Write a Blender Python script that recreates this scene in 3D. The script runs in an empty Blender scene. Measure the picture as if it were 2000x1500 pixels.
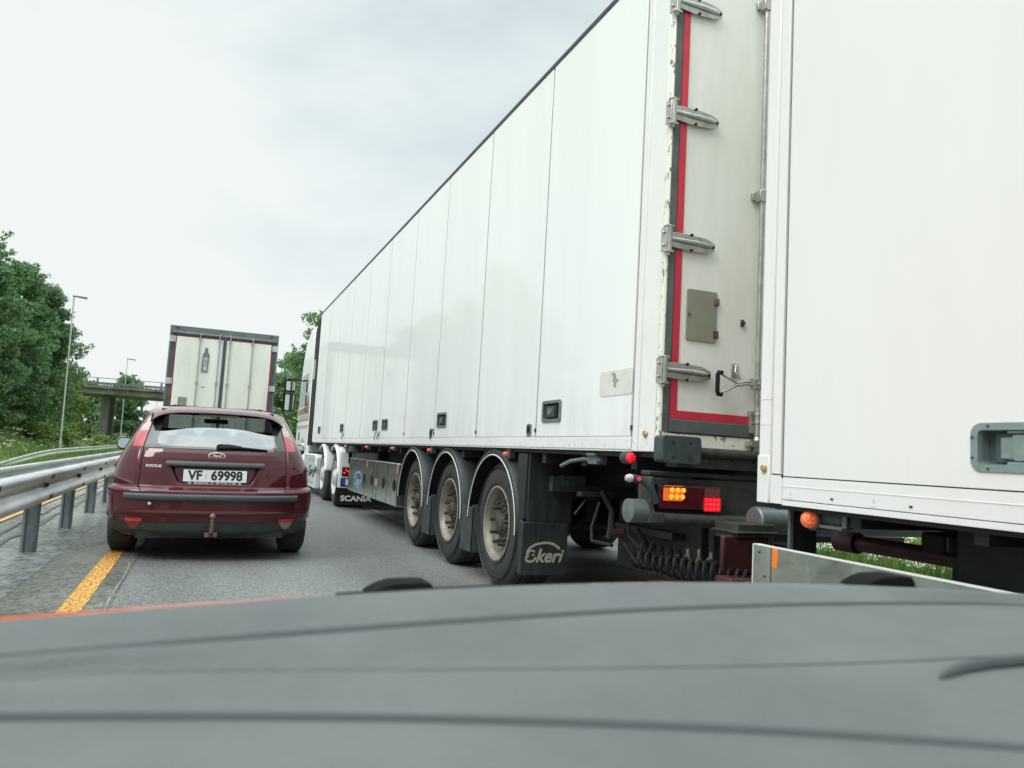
import bpy, bmesh, math, random
import numpy as np
from mathutils import Vector, Matrix, Euler
random.seed(7); rng = np.random.default_rng(11)
PI = math.pi
SC = bpy.context.scene
COL = SC.collection

# ------------------------------------------------------------------ camera
CAM = dict(f=1518.66, yaw=0.371678, pitch=0.092796, roll=0.056037, h=1.053)
def cam_axes(yaw, pitch, roll):
    cy, sy, cp, sp = math.cos(yaw), math.sin(yaw), math.cos(pitch), math.sin(pitch)
    f = Vector((sy*cp, cy*cp, sp)); r = Vector((cy, -sy, 0)); u = r.cross(f)
    cr, sr = math.cos(roll), math.sin(roll)
    return f, cr*r + sr*u, -sr*r + cr*u
cd = bpy.data.cameras.new('camera'); cam = bpy.data.objects.new('camera', cd); COL.objects.link(cam)
_f, _r, _u = cam_axes(CAM['yaw'], CAM['pitch'], CAM['roll'])
m = Matrix((( _r.x, _u.x, -_f.x, 0), (_r.y, _u.y, -_f.y, 0), (_r.z, _u.z, -_f.z, CAM['h']), (0, 0, 0, 1)))
cam.matrix_world = m
cd.sensor_width = 36; cd.lens = CAM['f']/2000*36; cd.clip_start = 0.05; cd.clip_end = 3000
cd.dof.use_dof = True; cd.dof.focus_distance = 6.5; cd.dof.aperture_fstop = 5.4
SC.camera = cam

# ------------------------------------------------------------------ world
W = bpy.data.worlds.new('World'); SC.world = W; W.use_nodes = True
nt = W.node_tree; nt.nodes.clear()
def N(nt, t, **k):
    n = nt.nodes.new(t)
    for a, b in k.items():
        if a.startswith('i_'): n.inputs[a[2:].replace('_', ' ')].default_value = b
        else: setattr(n, a, b)
    return n
L = lambda a, b, t=nt: t.links.new(a, b)
SUN_EL, SUN_AZ = math.radians(46), math.radians(-112)     # behind and to the left, veiled by cloud
sky = N(nt, 'ShaderNodeTexSky', sky_type='NISHITA', sun_disc=False, sun_elevation=SUN_EL, sun_rotation=SUN_AZ, air_density=1.4, dust_density=2.5)
tc = N(nt, 'ShaderNodeTexCoord'); sep = N(nt, 'ShaderNodeSeparateXYZ'); L(tc.outputs['Generated'], sep.inputs[0])
mp = N(nt, 'ShaderNodeMapping'); mp.inputs['Scale'].default_value = (1.0, 1.0, 1.7); mp.inputs['Location'].default_value = (3.1, 0.4, 1.2)
L(tc.outputs['Generated'], mp.inputs[0])
n1 = N(nt, 'ShaderNodeTexNoise'); n1.inputs['Scale'].default_value = 1.9; n1.inputs['Detail'].default_value = 5; n1.inputs['Roughness'].default_value = .52; n1.inputs['Distortion'].default_value = .35
L(mp.outputs[0], n1.inputs['Vector'])
cr = N(nt, 'ShaderNodeValToRGB'); L(n1.outputs['Fac'], cr.inputs[0])
e = cr.color_ramp.elements; e[0].position = .39; e[0].color = (.67, .775, .81, 1); e[1].position = .58; e[1].color = (.93, .975, .97, 1)
x = cr.color_ramp.elements.new(.49); x.color = (.82, .905, .92, 1)
# overcast luminance: even near the horizon, brighter overhead
mr = N(nt, 'ShaderNodeMapRange', interpolation_type='SMOOTHSTEP'); mr.inputs['From Min'].default_value = .54; mr.inputs['From Max'].default_value = .98
mr.inputs['To Min'].default_value = 1.0; mr.inputs['To Max'].default_value = 4.3
L(sep.outputs['Z'], mr.inputs['Value'])
vm = N(nt, 'ShaderNodeVectorMath', operation='SCALE'); L(cr.outputs[0], vm.inputs[0]); L(mr.outputs[0], vm.inputs['Scale'])
bg1 = N(nt, 'ShaderNodeBackground'); L(vm.outputs[0], bg1.inputs[0]); bg1.inputs[1].default_value = 1.0
bg2 = N(nt, 'ShaderNodeBackground'); L(sky.outputs[0], bg2.inputs[0]); bg2.inputs[1].default_value = .05
mx = N(nt, 'ShaderNodeMixShader'); mx.inputs[0].default_value = .06; L(bg1.outputs[0], mx.inputs[1]); L(bg2.outputs[0], mx.inputs[2])
wo = N(nt, 'ShaderNodeOutputWorld'); L(mx.outputs[0], wo.inputs[0])

sd = bpy.data.lights.new('sun', 'SUN'); sd.energy = 1.5; sd.angle = math.radians(22); sd.color = (1, .97, .92)
so = bpy.data.objects.new('sun', sd); COL.objects.link(so)
_d = Vector((math.sin(SUN_AZ)*math.cos(SUN_EL), math.cos(SUN_AZ)*math.cos(SUN_EL), math.sin(SUN_EL)))
so.rotation_euler = _d.to_track_quat('Z', 'Y').to_euler(); so.location = (-10, -10, 30)
SC.view_settings.view_transform = 'Standard'; SC.view_settings.look = 'None'; SC.view_settings.exposure = 0.0; SC.view_settings.gamma = 1.0
try:
    SC.cycles.max_bounces = 8; SC.cycles.transparent_max_bounces = 12; SC.cycles.use_denoising = True
except Exception: pass

# ------------------------------------------------------------------ materials
def mat(name, col, rough=.6, metal=0., coat=0., var=.0, vscale=6., bump=0., bscale=60., spec=.5, vstretch=(1, 1, 1), coat_rough=.05, col2=None, emit=None, estr=0, alpha=None):
    m = bpy.data.materials.new(name); m.use_nodes = True; t = m.node_tree; b = t.nodes['Principled BSDF']
    b.inputs['Base Color'].default_value = (*col, 1); b.inputs['Roughness'].default_value = rough; b.inputs['Metallic'].default_value = metal
    b.inputs['Coat Weight'].default_value = coat; b.inputs['Coat Roughness'].default_value = coat_rough; b.inputs['Specular IOR Level'].default_value = spec
    if emit: b.inputs['Emission Color'].default_value = (*emit, 1); b.inputs['Emission Strength'].default_value = estr
    c = t.nodes.new('ShaderNodeTexCoord'); mpn = t.nodes.new('ShaderNodeMapping'); mpn.inputs['Scale'].default_value = vstretch
    t.links.new(c.outputs['Object'], mpn.inputs[0])
    if var > 0:
        n = t.nodes.new('ShaderNodeTexNoise'); n.inputs['Scale'].default_value = vscale; n.inputs['Detail'].default_value = 6; n.inputs['Roughness'].default_value = .65
        t.links.new(mpn.outputs[0], n.inputs['Vector'])
        r = t.nodes.new('ShaderNodeValToRGB'); t.links.new(n.outputs['Fac'], r.inputs[0])
        c2 = col2 if col2 else tuple(v*(1-var) for v in col)
        r.color_ramp.elements[0].position = .33; r.color_ramp.elements[0].color = (*c2, 1)
        r.color_ramp.elements[1].position = .62; r.color_ramp.elements[1].color = (*[min(1, v*(1+var*.3)) for v in col], 1)
        t.links.new(r.outputs[0], b.inputs['Base Color'])
    if bump > 0:
        n = t.nodes.new('ShaderNodeTexNoise'); n.inputs['Scale'].default_value = bscale; n.inputs['Detail'].default_value = 3
        t.links.new(mpn.outputs[0], n.inputs['Vector'])
        bp = t.nodes.new('ShaderNodeBump'); bp.inputs['Strength'].default_value = bump; bp.inputs['Distance'].default_value = .01
        t.links.new(n.outputs['Fac'], bp.inputs['Height']); t.links.new(bp.outputs[0], b.inputs['Normal'])
    return m
def dirt_layer(m, dirt_col, zlo, zhi, amount=.8, scale=(30, 30, 8), thresh=(.45, .7)):
    """grime of its own shape, kept to a height band of the object"""
    t = m.node_tree; b = t.nodes['Principled BSDF']; c = t.nodes.new('ShaderNodeTexCoord')
    mpn = t.nodes.new('ShaderNodeMapping'); mpn.inputs['Scale'].default_value = scale; t.links.new(c.outputs['Object'], mpn.inputs[0])
    n = t.nodes.new('ShaderNodeTexNoise'); n.inputs['Scale'].default_value = 1; n.inputs['Detail'].default_value = 7; n.inputs['Roughness'].default_value = .7
    t.links.new(mpn.outputs[0], n.inputs['Vector'])
    r = t.nodes.new('ShaderNodeMapRange'); r.inputs['From Min'].default_value = thresh[0]; r.inputs['From Max'].default_value = thresh[1]
    t.links.new(n.outputs['Fac'], r.inputs['Value'])
    s = t.nodes.new('ShaderNodeSeparateXYZ'); t.links.new(c.outputs['Object'], s.inputs[0])
    z = t.nodes.new('ShaderNodeMapRange'); z.inputs['From Min'].default_value = zhi; z.inputs['From Max'].default_value = zlo
    z.inputs['To Min'].default_value = 0; z.inputs['To Max'].default_value = amount; t.links.new(s.outputs['Z'], z.inputs['Value'])
    mu = t.nodes.new('ShaderNodeMath'); mu.operation = 'MULTIPLY'; t.links.new(r.outputs[0], mu.inputs[0]); t.links.new(z.outputs[0], mu.inputs[1])
    mix = t.nodes.new('ShaderNodeMix'); mix.data_type = 'RGBA'; t.links.new(mu.outputs[0], mix.inputs[0])
    bc = b.inputs['Base Color']
    if bc.is_linked: t.links.new(bc.links[0].from_socket, mix.inputs[6])
    else: mix.inputs[6].default_value = bc.default_value[:]
    mix.inputs[7].default_value = (*dirt_col, 1); t.links.new(mix.outputs[2], bc)
    return m
M = {}
M['panel'] = dirt_layer(mat('white_panel', (.825, .845, .85), .38, coat=.42, coat_rough=.05, bump=.02, bscale=2.2, var=.05, vscale=.7, vstretch=(1, 3, .25)), (.36, .355, .29), .95, 1.65, .5, (9, 9, 1.3), (.46, .76))
M['panel2'] = dirt_layer(mat('white_panel_clean', (.785, .803, .803), .4, coat=.5, coat_rough=.1, var=.04, vscale=.6, vstretch=(1, 2, .4)), (.42, .42, .37), .9, 2.2, .16, (5, 5, 1.1), (.5, .8))
M['whitetrim'] = dirt_layer(mat('white_trim', (.79, .805, .80), .4, coat=.3, var=.04, vscale=3), (.12, .12, .10), 1.1, 1.35, .9, (40, 40, 25), (.58, .66))
M['chipped'] = mat('chipped_cream_paint', (.66, .67, .60), .6, var=.8, vscale=26, vstretch=(1, 1, .45), col2=(.16, .16, .13), bump=.3)
r_ = [n for n in M['chipped'].node_tree.nodes if n.type == 'VALTORGB'][0]; r_.color_ramp.elements[0].position = .40; r_.color_ramp.elements[1].position = .44
M['door'] = mat('offwhite_door', (.81, .81, .76), .45, coat=.2, var=.09, vscale=1.6, vstretch=(2, 1, .35), col2=(.70, .715, .635), bump=.04, bscale=160)
M['rubber_grey'] = mat('grey_rubber_seal', (.10, .12, .115), .6, var=.25, vscale=5, col2=(.07, .08, .075))
M['red_tape'] = mat('red_tape', (.58, .022, .05), .4, coat=.3, var=.15, vscale=4)
M['steel'] = mat('stainless_steel', (.50, .50, .46), .32, metal=.85, var=.25, vscale=18, bump=.05)
M['galv'] = mat('galvanised_steel', (.62, .66, .645), .38, metal=.7, var=.28, vscale=5, vstretch=(1, .25, 1), bump=.06, bscale=22)
M['galv_dull'] = mat('dull_galvanised_post', (.20, .235, .25), .5, metal=.5, var=.45, vscale=9, vstretch=(1, 1, .3), bump=.1, bscale=30)
M['polished'] = mat('brushed_aluminium', (.50, .53, .50), .17, metal=.9, var=.35, vscale=5, vstretch=(1, 1.2, 1.5), bump=.12, bscale=5)
M['dark'] = mat('dark_chassis', (.015, .019, .020), .65, var=.5, vscale=7, bump=.15, bscale=40)
M['black'] = mat('black_plastic', (.010, .012, .012), .6, spec=.25, var=.3, vscale=12)
M['gap'] = mat('seam_black', (.02, .023, .025), .8)
M['roadgrime'] = mat('road_grime_steel', (.055, .060, .050), .6, metal=.2, var=.5, vscale=10, bump=.2, bscale=50)
M['greyframe'] = mat('grey_frame', (.15, .175, .18), .45, metal=.2, var=.25, vscale=4)
M['olive'] = mat('olive_grey_plate', (.245, .25, .185), .5, var=.12, vscale=9)
M['rust'] = mat('rusty_metal', (.16, .085, .05), .7, var=.6, vscale=20)
M['tyre'] = mat('tyre_rubber', (.022, .026, .026), .72, var=.45, vscale=5, bump=.15, bscale=70, col2=(.040, .044, .042))
M['rim'] = dirt_layer(mat('dusty_rim', (.285, .275, .225), .5, metal=.2, var=.3, vscale=9), (.08, .08, .065), -9, 9, .5, (16, 16, 16), (.45, .7))
M['disc'] = dirt_layer(mat('grimy_wheel_disc', (.155, .16, .13), .6, metal=.2, var=.4, vscale=11), (.05, .052, .042), -9, 9, .7, (20, 20, 20), (.42, .65))
M['hub'] = mat('grimy_hub', (.075, .078, .065), .6, metal=.3, var=.5, vscale=25, bump=.2)
M['flap'] = dirt_layer(mat('mud_flap_rubber', (.020, .026, .027), .55, var=.4, vscale=6, vstretch=(3, 3, .4)), (.075, .085, .08), .2, 1.1, .7, (25, 25, 3), (.45, .75))
M['fender'] = mat('grey_mudguard', (.030, .038, .040), .5, var=.4, vscale=5)
M['cream_edge'] = mat('pale_edge_trim', (.60, .62, .56), .5)
M['cream_print'] = mat('cream_lettering', (.42, .42, .33), .6)
M['white_print'] = mat('white_lettering', (.72, .74, .72), .5)
M['gold'] = mat('yellow_reflector', (.42, .30, .10), .3, coat=.6, var=.2, vscale=40)
M['orange_refl'] = mat('orange_reflector', (.85, .22, .02), .35, coat=.5, var=.1, vscale=30, emit=(1, .25, .02), estr=.0)
M['lamp_amber'] = mat('amber_lamp_lens', (.62, .10, .04), .25, coat=.8, emit=(1, .14, .05), estr=.35, var=.5, vscale=60)
M['led_amber'] = mat('amber_led', (.9, .4, .05), .3, emit=(1, .33, .02), estr=1.15)
M['led_red'] = mat('red_led', (.9, .02, .03), .3, emit=(1, .012, .02), estr=1.6)
M['lens_darkred'] = mat('dark_red_lens', (.10, .012, .02), .18, coat=1, var=.3, vscale=14)
M['lens_red'] = mat('red_lens', (.55, .02, .03), .15, coat=1, var=.15, vscale=20)
M['lens_clear'] = mat('clear_lens', (.55, .50, .50), .12, coat=1, var=.2, vscale=25)
M['maroon'] = mat('maroon_paint', (.070, .007, .0125), .5, spec=.05, coat=1., coat_rough=.05, var=.3, vscale=2.2, vstretch=(1, 1, 1.5), col2=(.058, .0075, .012))
M['redsteel'] = mat('red_painted_steel', (.055, .012, .013), .5, var=.5, vscale=9, bump=.1)
M['bumperstrip'] = mat('grey_bumper_plastic', (.055, .066, .068), .55, var=.2, vscale=20, bump=.05, bscale=300)
M['skirtplastic'] = mat('dusty_skirt_plastic', (.040, .050, .042), .7, var=.4, vscale=5)
M['interior'] = mat('dark_interior', (.03, .034, .036), .8)
M['plate_white'] = mat('plate_white', (.78, .80, .78), .4)
M['print_black'] = mat('black_lettering', (.012, .012, .014), .5)
M['blue'] = mat('blue_plate_band', (.02, .09, .42), .4)
M['logo_blue'] = mat('faded_blue_logo', (.10, .26, .48), .5, var=.35, vscale=12, col2=(.30, .38, .44))
M['tail_lit'] = mat('lit_tail_lens', (.7, .03, .02), .25, coat=.7, emit=(1, .05, .02), estr=1.2)
M['orange_paint'] = mat('orange_bonnet_paint', (.62, .115, .035), .35, coat=.7, var=.08, vscale=3)
M['concrete'] = mat('stained_concrete', (.20, .20, .165), .85, var=.5, vscale=.8, vstretch=(1, 1, 2.5), col2=(.085, .09, .075), bump=.2, bscale=8)
M['pillar'] = mat('dark_concrete', (.13, .135, .12), .85, var=.35, vscale=.9, vstretch=(2, 2, .4), bump=.2, bscale=8)
M['bark'] = mat('bark', (.085, .072, .055), .9, var=.5, vscale=5, bump=.5, bscale=20)
M['white_cab'] = mat('white_cab_paint', (.78, .81, .79), .35, coat=.6, coat_rough=.05, var=.06, vscale=3)
M['maroon_stripe'] = mat('maroon_stripe', (.17, .025, .03), .4, coat=.5)
M['beige_stripe'] = mat('beige_stripe', (.36, .30, .25), .4, coat=.5)
M['mirror'] = mat('mirror_glass', (.55, .62, .60), .03, metal=1)

def glass(name, tint, refl=.08, rough=.01):
    m = bpy.data.materials.new(name); m.use_nodes = True; t = m.node_tree; t.nodes.clear()
    o = t.nodes.new('ShaderNodeOutputMaterial'); tr = t.nodes.new('ShaderNodeBsdfTransparent'); tr.inputs[0].default_value = (*tint, 1)
    g = t.nodes.new('ShaderNodeBsdfGlossy'); g.inputs['Roughness'].default_value = rough
    lw = t.nodes.new('ShaderNodeLayerWeight'); lw.inputs['Blend'].default_value = .5; fr = t.nodes.new('ShaderNodeMath'); fr.operation = 'POWER'; fr.inputs[1].default_value = 5; t.links.new(lw.outputs['Facing'], fr.inputs[0])
    ad = t.nodes.new('ShaderNodeMath'); ad.operation = 'MULTIPLY_ADD'; ad.inputs[1].default_value = .95; ad.inputs[2].default_value = refl; ad.use_clamp = True
    t.links.new(fr.outputs[0], ad.inputs[0]); mx = t.nodes.new('ShaderNodeMixShader')
    t.links.new(ad.outputs[0], mx.inputs[0]); t.links.new(tr.outputs[0], mx.inputs[1]); t.links.new(g.outputs[0], mx.inputs[2]); t.links.new(mx.outputs[0], o.inputs[0])
    return m
M['glass'] = glass('tinted_glass', (.42, .48, .47), .24)
M['screen'] = glass('windscreen_glass', (.62, .68, .66), .06)
M['frit'] = mat('ceramic_border', (.03, .035, .035), .12, coat=.6)
M['cabglass'] = mat('dark_cab_glass', (.03, .045, .045), .05, coat=1)

def leafmat(name, c1, c2, sc=.5, trans=.38):
    m = bpy.data.materials.new(name); m.use_nodes = True; t = m.node_tree; t.nodes.clear()
    o = t.nodes.new('ShaderNodeOutputMaterial'); g = t.nodes.new('ShaderNodeNewGeometry')
    n = t.nodes.new('ShaderNodeTexNoise'); n.inputs['Scale'].default_value = sc; n.inputs['Detail'].default_value = 4
    c = t.nodes.new('ShaderNodeTexCoord'); t.links.new(c.outputs['Object'], n.inputs['Vector'])
    ad = t.nodes.new('ShaderNodeMath'); ad.operation = 'MULTIPLY_ADD'; ad.inputs[1].default_value = .5
    t.links.new(g.outputs['Random Per Island'], ad.inputs[0]); t.links.new(n.outputs['Fac'], ad.inputs[2])
    r = t.nodes.new('ShaderNodeValToRGB'); t.links.new(ad.outputs[0], r.inputs[0])
    r.color_ramp.elements[0].position = .45; r.color_ramp.elements[0].color = (*c1, 1); r.color_ramp.elements[1].position = 1.0; r.color_ramp.elements[1].color = (*c2, 1)
    d = t.nodes.new('ShaderNodeBsdfPrincipled'); d.inputs['Roughness'].default_value = .5; t.links.new(r.outputs[0], d.inputs['Base Color'])
    tr = t.nodes.new('ShaderNodeBsdfTranslucent'); t.links.new(r.outputs[0], tr.inputs[0])
    mx = t.nodes.new('ShaderNodeMixShader'); mx.inputs[0].default_value = trans
    t.links.new(d.outputs[0], mx.inputs[1]); t.links.new(tr.outputs[0], mx.inputs[2]); t.links.new(mx.outputs[0], o.inputs[0])
    return m
M['leafA'] = leafmat('leaf_green', (.075, .16, .062), (.25, .38, .15))
M['leafB'] = leafmat('leaf_blue_green', (.070, .158, .072), (.23, .38, .17))
M['leafC'] = leafmat('leaf_olive', (.085, .16, .04), (.27, .38, .11))
M['grassblade'] = leafmat('grass_blade', (.06, .12, .02), (.20, .29, .06), 1.2)
M['flower'] = mat('white_flower', (.75, .78, .66), .7)

# ------------------------------------------------------------------ mesh builder
ORIGIN = Vector((0, 0, 0))
class MB:
    def __init__(s): s.v = []; s.f = []; s.m = []
    def add(s, vs, fs, m=0):
        o = len(s.v); s.v += [tuple(p) for p in vs]; s.f += [tuple(i+o for i in f) for f in fs]; s.m += [m]*len(fs); return s
    def box(s, x0, x1, y0, y1, z0, z1, m=0):
        vs = [(x0,y0,z0),(x1,y0,z0),(x1,y1,z0),(x0,y1,z0),(x0,y0,z1),(x1,y0,z1),(x1,y1,z1),(x0,y1,z1)]
        return s.add(vs, [(0,3,2,1),(4,5,6,7),(0,1,5,4),(1,2,6,5),(2,3,7,6),(3,0,4,7)], m)
    def hexa(s, b, t, m=0):
        return s.add(list(b)+list(t), [(0,3,2,1),(4,5,6,7),(0,1,5,4),(1,2,6,5),(2,3,7,6),(3,0,4,7)], m)
    def cyl(s, p0, p1, r0, r1=None, n=20, m=0, caps=True):
        r1 = r0 if r1 is None else r1
        p0, p1 = Vector(p0), Vector(p1); d = (p1-p0).normalized(); a = d.orthogonal().normalized(); b = d.cross(a)
        vs = []
        for p, r in ((p0, r0), (p1, r1)):
            for i in range(n):
                t = 2*PI*i/n; vs.append(p + a*(r*math.cos(t)) + b*(r*math.sin(t)))
        fs = [(i, (i+1) % n, n+(i+1) % n, n+i) for i in range(n)]
        if caps: fs += [tuple(range(n-1, -1, -1)), tuple(range(n, 2*n))]
        return s.add(vs, fs, m)
    def tube(s, pts, r, n=10, m=0, caps=True):
        pts = [Vector(p) for p in pts]; k = len(pts); rs = r if isinstance(r, (list, tuple)) else [r]*k
        vs = []; up = None
        for i, p in enumerate(pts):
            d = (pts[min(i+1, k-1)]-pts[max(i-1, 0)]).normalized()
            if up is None: up = d.orthogonal().normalized()
            up = (up - d*up.dot(d)).normalized(); b = d.cross(up)
            for j in range(n):
                t = 2*PI*j/n; vs.append(p + up*(rs[i]*math.cos(t)) + b*(rs[i]*math.sin(t)))
        fs = [(i*n+j, i*n+(j+1) % n, (i+1)*n+(j+1) % n, (i+1)*n+j) for i in range(k-1) for j in range(n)]
        if caps: fs += [tuple(range(n-1, -1, -1)), tuple(range((k-1)*n, k*n))]
        return s.add(vs, fs, m)
    def lathe(s, prof, c, axis=(1, 0, 0), n=48, m=0):
        """prof: (radius, distance along the axis)"""
        c = Vector(c); d = Vector(axis).normalized(); a = d.orthogonal().normalized(); b = d.cross(a); k = len(prof); vs = []
        for r, h in prof:
            for j in range(n):
                t = 2*PI*j/n; vs.append(c + d*h + a*(r*math.cos(t)) + b*(r*math.sin(t)))
        fs = [(i*n+j, i*n+(j+1) % n, (i+1)*n+(j+1) % n, (i+1)*n+j) for i in range(k-1) for j in range(n)]
        return s.add(vs, fs, m)
    def prism(s, poly, fn0, fn1, m=0):
        k = len(poly); vs = [fn0(*p) for p in poly] + [fn1(*p) for p in poly]
        return s.add(vs, [tuple(range(k-1, -1, -1)), tuple(range(k, 2*k))] + [(i, (i+1) % k, k+(i+1) % k, k+i) for i in range(k)], m)
    def sweep(s, prof, path, frame, m=0, closed=False):
        """prof 2-D points placed by frame(path_point, u, v)"""
        k = len(prof); vs = [frame(p, u, v) for p in path for (u, v) in prof]
        kk = k if closed else k-1
        fs = [(i*k+j, i*k+(j+1) % k, (i+1)*k+(j+1) % k, (i+1)*k+j) for i in range(len(path)-1) for j in range(kk)]
        return s.add(vs, fs, m)
    def build(s, name, mats, parent=None, bevel=0, local=False, smooth=True, solid=0, angle=32):
        me = bpy.data.meshes.new(name); v = s.v
        if parent is not None and not local: v = [(p[0]-ORIGIN.x, p[1]-ORIGIN.y, p[2]-ORIGIN.z) for p in v]
        me.from_pydata(v, [], s.f); me.validate(verbose=False)
        mats = mats if isinstance(mats, (list, tuple)) else [mats]
        for mm in mats: me.materials.append(M[mm] if isinstance(mm, str) else mm)
        if len(mats) > 1 and len(me.polygons) == len(s.m): me.polygons.foreach_set('material_index', s.m)
        bm = bmesh.new(); bm.from_mesh(me); bmesh.ops.recalc_face_normals(bm, faces=bm.faces); bm.to_mesh(me); bm.free()
        if smooth:
            me.polygons.foreach_set('use_smooth', [True]*len(me.polygons)); me.set_sharp_from_angle(angle=math.radians(angle))
        o = bpy.data.objects.new(name, me); COL.objects.link(o)
        if parent is not None: o.parent = parent
        if solid: md = o.modifiers.new('s', 'SOLIDIFY'); md.thickness = solid; md.offset = 0
        if bevel: md = o.modifiers.new('b', 'BEVEL'); md.width = bevel; md.segments = 2; md.limit_method = 'ANGLE'; md.angle_limit = math.radians(40)
        return o
def tag(o, label=None, cat=None, group=None, kind=None):
    if label: o['label'] = label
    if cat: o['category'] = cat
    if group: o['group'] = group
    if kind: o['kind'] = kind
    return o
def thing(name, label, cat, loc=(0, 0, 0), group=None):
    global ORIGIN
    o = bpy.data.objects.new(name, None); COL.objects.link(o); o.location = loc; o.empty_display_size = .2
    ORIGIN = Vector(loc); return tag(o, label, cat, group)
def rrect(cx, cy, w, h, r, n=5):
    pts = []
    for k, (sx, sy) in enumerate(((1, 1), (-1, 1), (-1, -1), (1, -1))):
        for i in range(n+1):
            t = PI/2*k + PI/2*i/n; pts.append((cx+sx*(w/2-r)+r*math.cos(t), cy+sy*(h/2-r)+r*math.sin(t)))
    return pts
# frames: side = left side of a vehicle seen from the left (plane X), rear = plane Y seen from behind
def side(X): return (lambda y, z, d=0: (X-d, y, z))
def plate_side(mb, poly, X, d, m=0): return mb.prism(poly, lambda y, z: (X, y, z), lambda y, z: (X-d, y, z), m)
def plate_rear(mb, poly, Y, d, m=0): return mb.prism(poly, lambda x, z: (x, Y, z), lambda x, z: (x, Y-d, z), m)
def text(body, name, mt, parent, size, mtx, extrude=.001, bold=0., shear=0., sx=1., align='CENTER', spacing=1.):
    cu = bpy.data.curves.new('t', 'FONT'); cu.body = body; cu.size = size; cu.extrude = extrude; cu.offset = bold; cu.shear = shear
    cu.align_x = align; cu.align_y = 'CENTER'; cu.space_character = spacing; cu.resolution_u = 4
    ob = bpy.data.objects.new('t', cu); COL.objects.link(ob); bpy.context.view_layer.update()
    dg = bpy.context.evaluated_depsgraph_get(); me = bpy.data.meshes.new_from_object(ob.evaluated_get(dg)); me.name = name
    bpy.data.objects.remove(ob)
    me.transform(Matrix.Diagonal((sx, 1, 1, 1))); me.transform(mtx)
    me.transform(Matrix.Translation(-ORIGIN) if parent is not None else Matrix.Identity(4))
    me.materials.clear(); me.materials.append(M[mt]); o = bpy.data.objects.new(name, me); COL.objects.link(o); o.parent = parent
    return o
def m_rear(x, y, z): return Matrix(((1, 0, 0, x), (0, 0, -1, y), (0, 1, 0, z), (0, 0, 0, 1)))       # text facing -Y
def m_side(x, y, z): return Matrix(((0, 0, -1, x), (-1, 0, 0, y), (0, 1, 0, z), (0, 0, 0, 1)))      # text facing -X
def ribbon(mb, pts, w, to3, n=8, m=0, ends=True):
    """a stroke of width w (one value or per point) along 2-D points, to3(u, v, d)"""
    P = []
    k = len(pts)
    for i in range(k-1):
        p0, p1, p2, p3 = pts[max(i-1, 0)], pts[i], pts[i+1], pts[min(i+2, k-1)]
        for j in range(n):
            t = j/n; P.append(tuple(.5*((2*p1[a])+(-p0[a]+p2[a])*t+(2*p0[a]-5*p1[a]+4*p2[a]-p3[a])*t*t+(-p0[a]+3*p1[a]-3*p2[a]+p3[a])*t**3) for a in (0, 1)))
    P.append(tuple(pts[-1])); K = len(P); vs = []
    for i, (u, v) in enumerate(P):
        a, b = P[max(i-1, 0)], P[min(i+1, K-1)]; dx, dy = b[0]-a[0], b[1]-a[1]; l = math.hypot(dx, dy) or 1; nx, ny = -dy/l, dx/l
        ww = w if not isinstance(w, (list, tuple)) else w[0]+(w[1]-w[0])*i/(K-1)
        if ends: ww = ww*min(1, .45+min(i, K-1-i)*.35)
        vs += [to3(u+nx*ww/2, v+ny*ww/2, .0015), to3(u-nx*ww/2, v-ny*ww/2, .0015)]
    mb.add(vs, [(2*i, 2*i+1, 2*i+3, 2*i+2) for i in range(K-1)], m); return mb
def copy_tree(o, parent=None):
    c = o.copy(); COL.objects.link(c); c.parent = parent
    for ch in list(o.children): copy_tree(ch, c)
    return c

def panel_hole(mb, y0, y1, z0, z1, X, th, hole=None, m=0):
    """a flat panel on a left side, with an opening cut for a recess; hole = (yc, zc, w, h, r)"""
    if hole is None: return mb.box(X, X+th, y0, y1, z0, z1, m)
    ring = rrect(*hole, n=5); n = len(ring)//4       # corners in order (+,+), (-,+), (-,-), (+,-)
    outer = [(y1, z1), (y0, z1), (y0, z0), (y1, z0)]
    fv = [(X, *p) for p in outer]+[(X, *p) for p in ring]+[(X+th, *p) for p in outer]+[(X+th, *p) for p in ring]; K = 4+len(ring); fs = []
    mid = n//2
    for c in range(4):
        a, b = c, (c+1) % 4; i0 = c*n+mid; i1 = ((c+1) % 4)*n+mid
        chain = []; i = i0
        while True:
            chain.append(4+i)
            if i == i1: break
            i = (i+1) % len(ring)
        fs.append(tuple([a, b]+chain[::-1])); fs.append(tuple([K+q for q in [a, b]+chain[::-1]]))
        fs.append((a, b, K+b, K+a))
    L_ = len(ring)
    for i in range(L_): fs.append((4+i, 4+(i+1) % L_, K+4+(i+1) % L_, K+4+i))
    return mb.add(fv, fs, m)

# ================================================================== GROUND
def ground_z(x, y):
    z = 0.
    if x < -1.75: z -= .06*min(1, (-1.75-x)/3)
    if x < -4.8:
        t = min(1, (-4.8-x)/1.8); z -= .50*(t*t*(3-2*t))
        if x < -8.2:
            t = min(1, (-8.2-x)/5.5); z += 1.75*(t*t*(3-2*t))*min(1, max(0, (140-y)/80))
        if x < -16: z += (-16-x)*.02
    if x > 6.9:
        t = min(1, (x-6.9)/1.2); z -= .22*t*t*(3-2*t)
        if x > 8.6: t = min(1, (x-8.6)/7); z += 1.3*t*t*(3-2*t)
    return z
def ground_sheet(name, xs, ys, off, mt, kind='structure'):
    mb = MB(); vs = [(x, y, ground_z(x, y)+off) for y in ys for x in xs]; k = len(xs)
    mb.add(vs, [(j*k+i, j*k+i+1, (j+1)*k+i+1, (j+1)*k+i) for j in range(len(ys)-1) for i in range(k-1)])
    o = mb.build(name, mt); tag(o, kind=kind); return o
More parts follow.
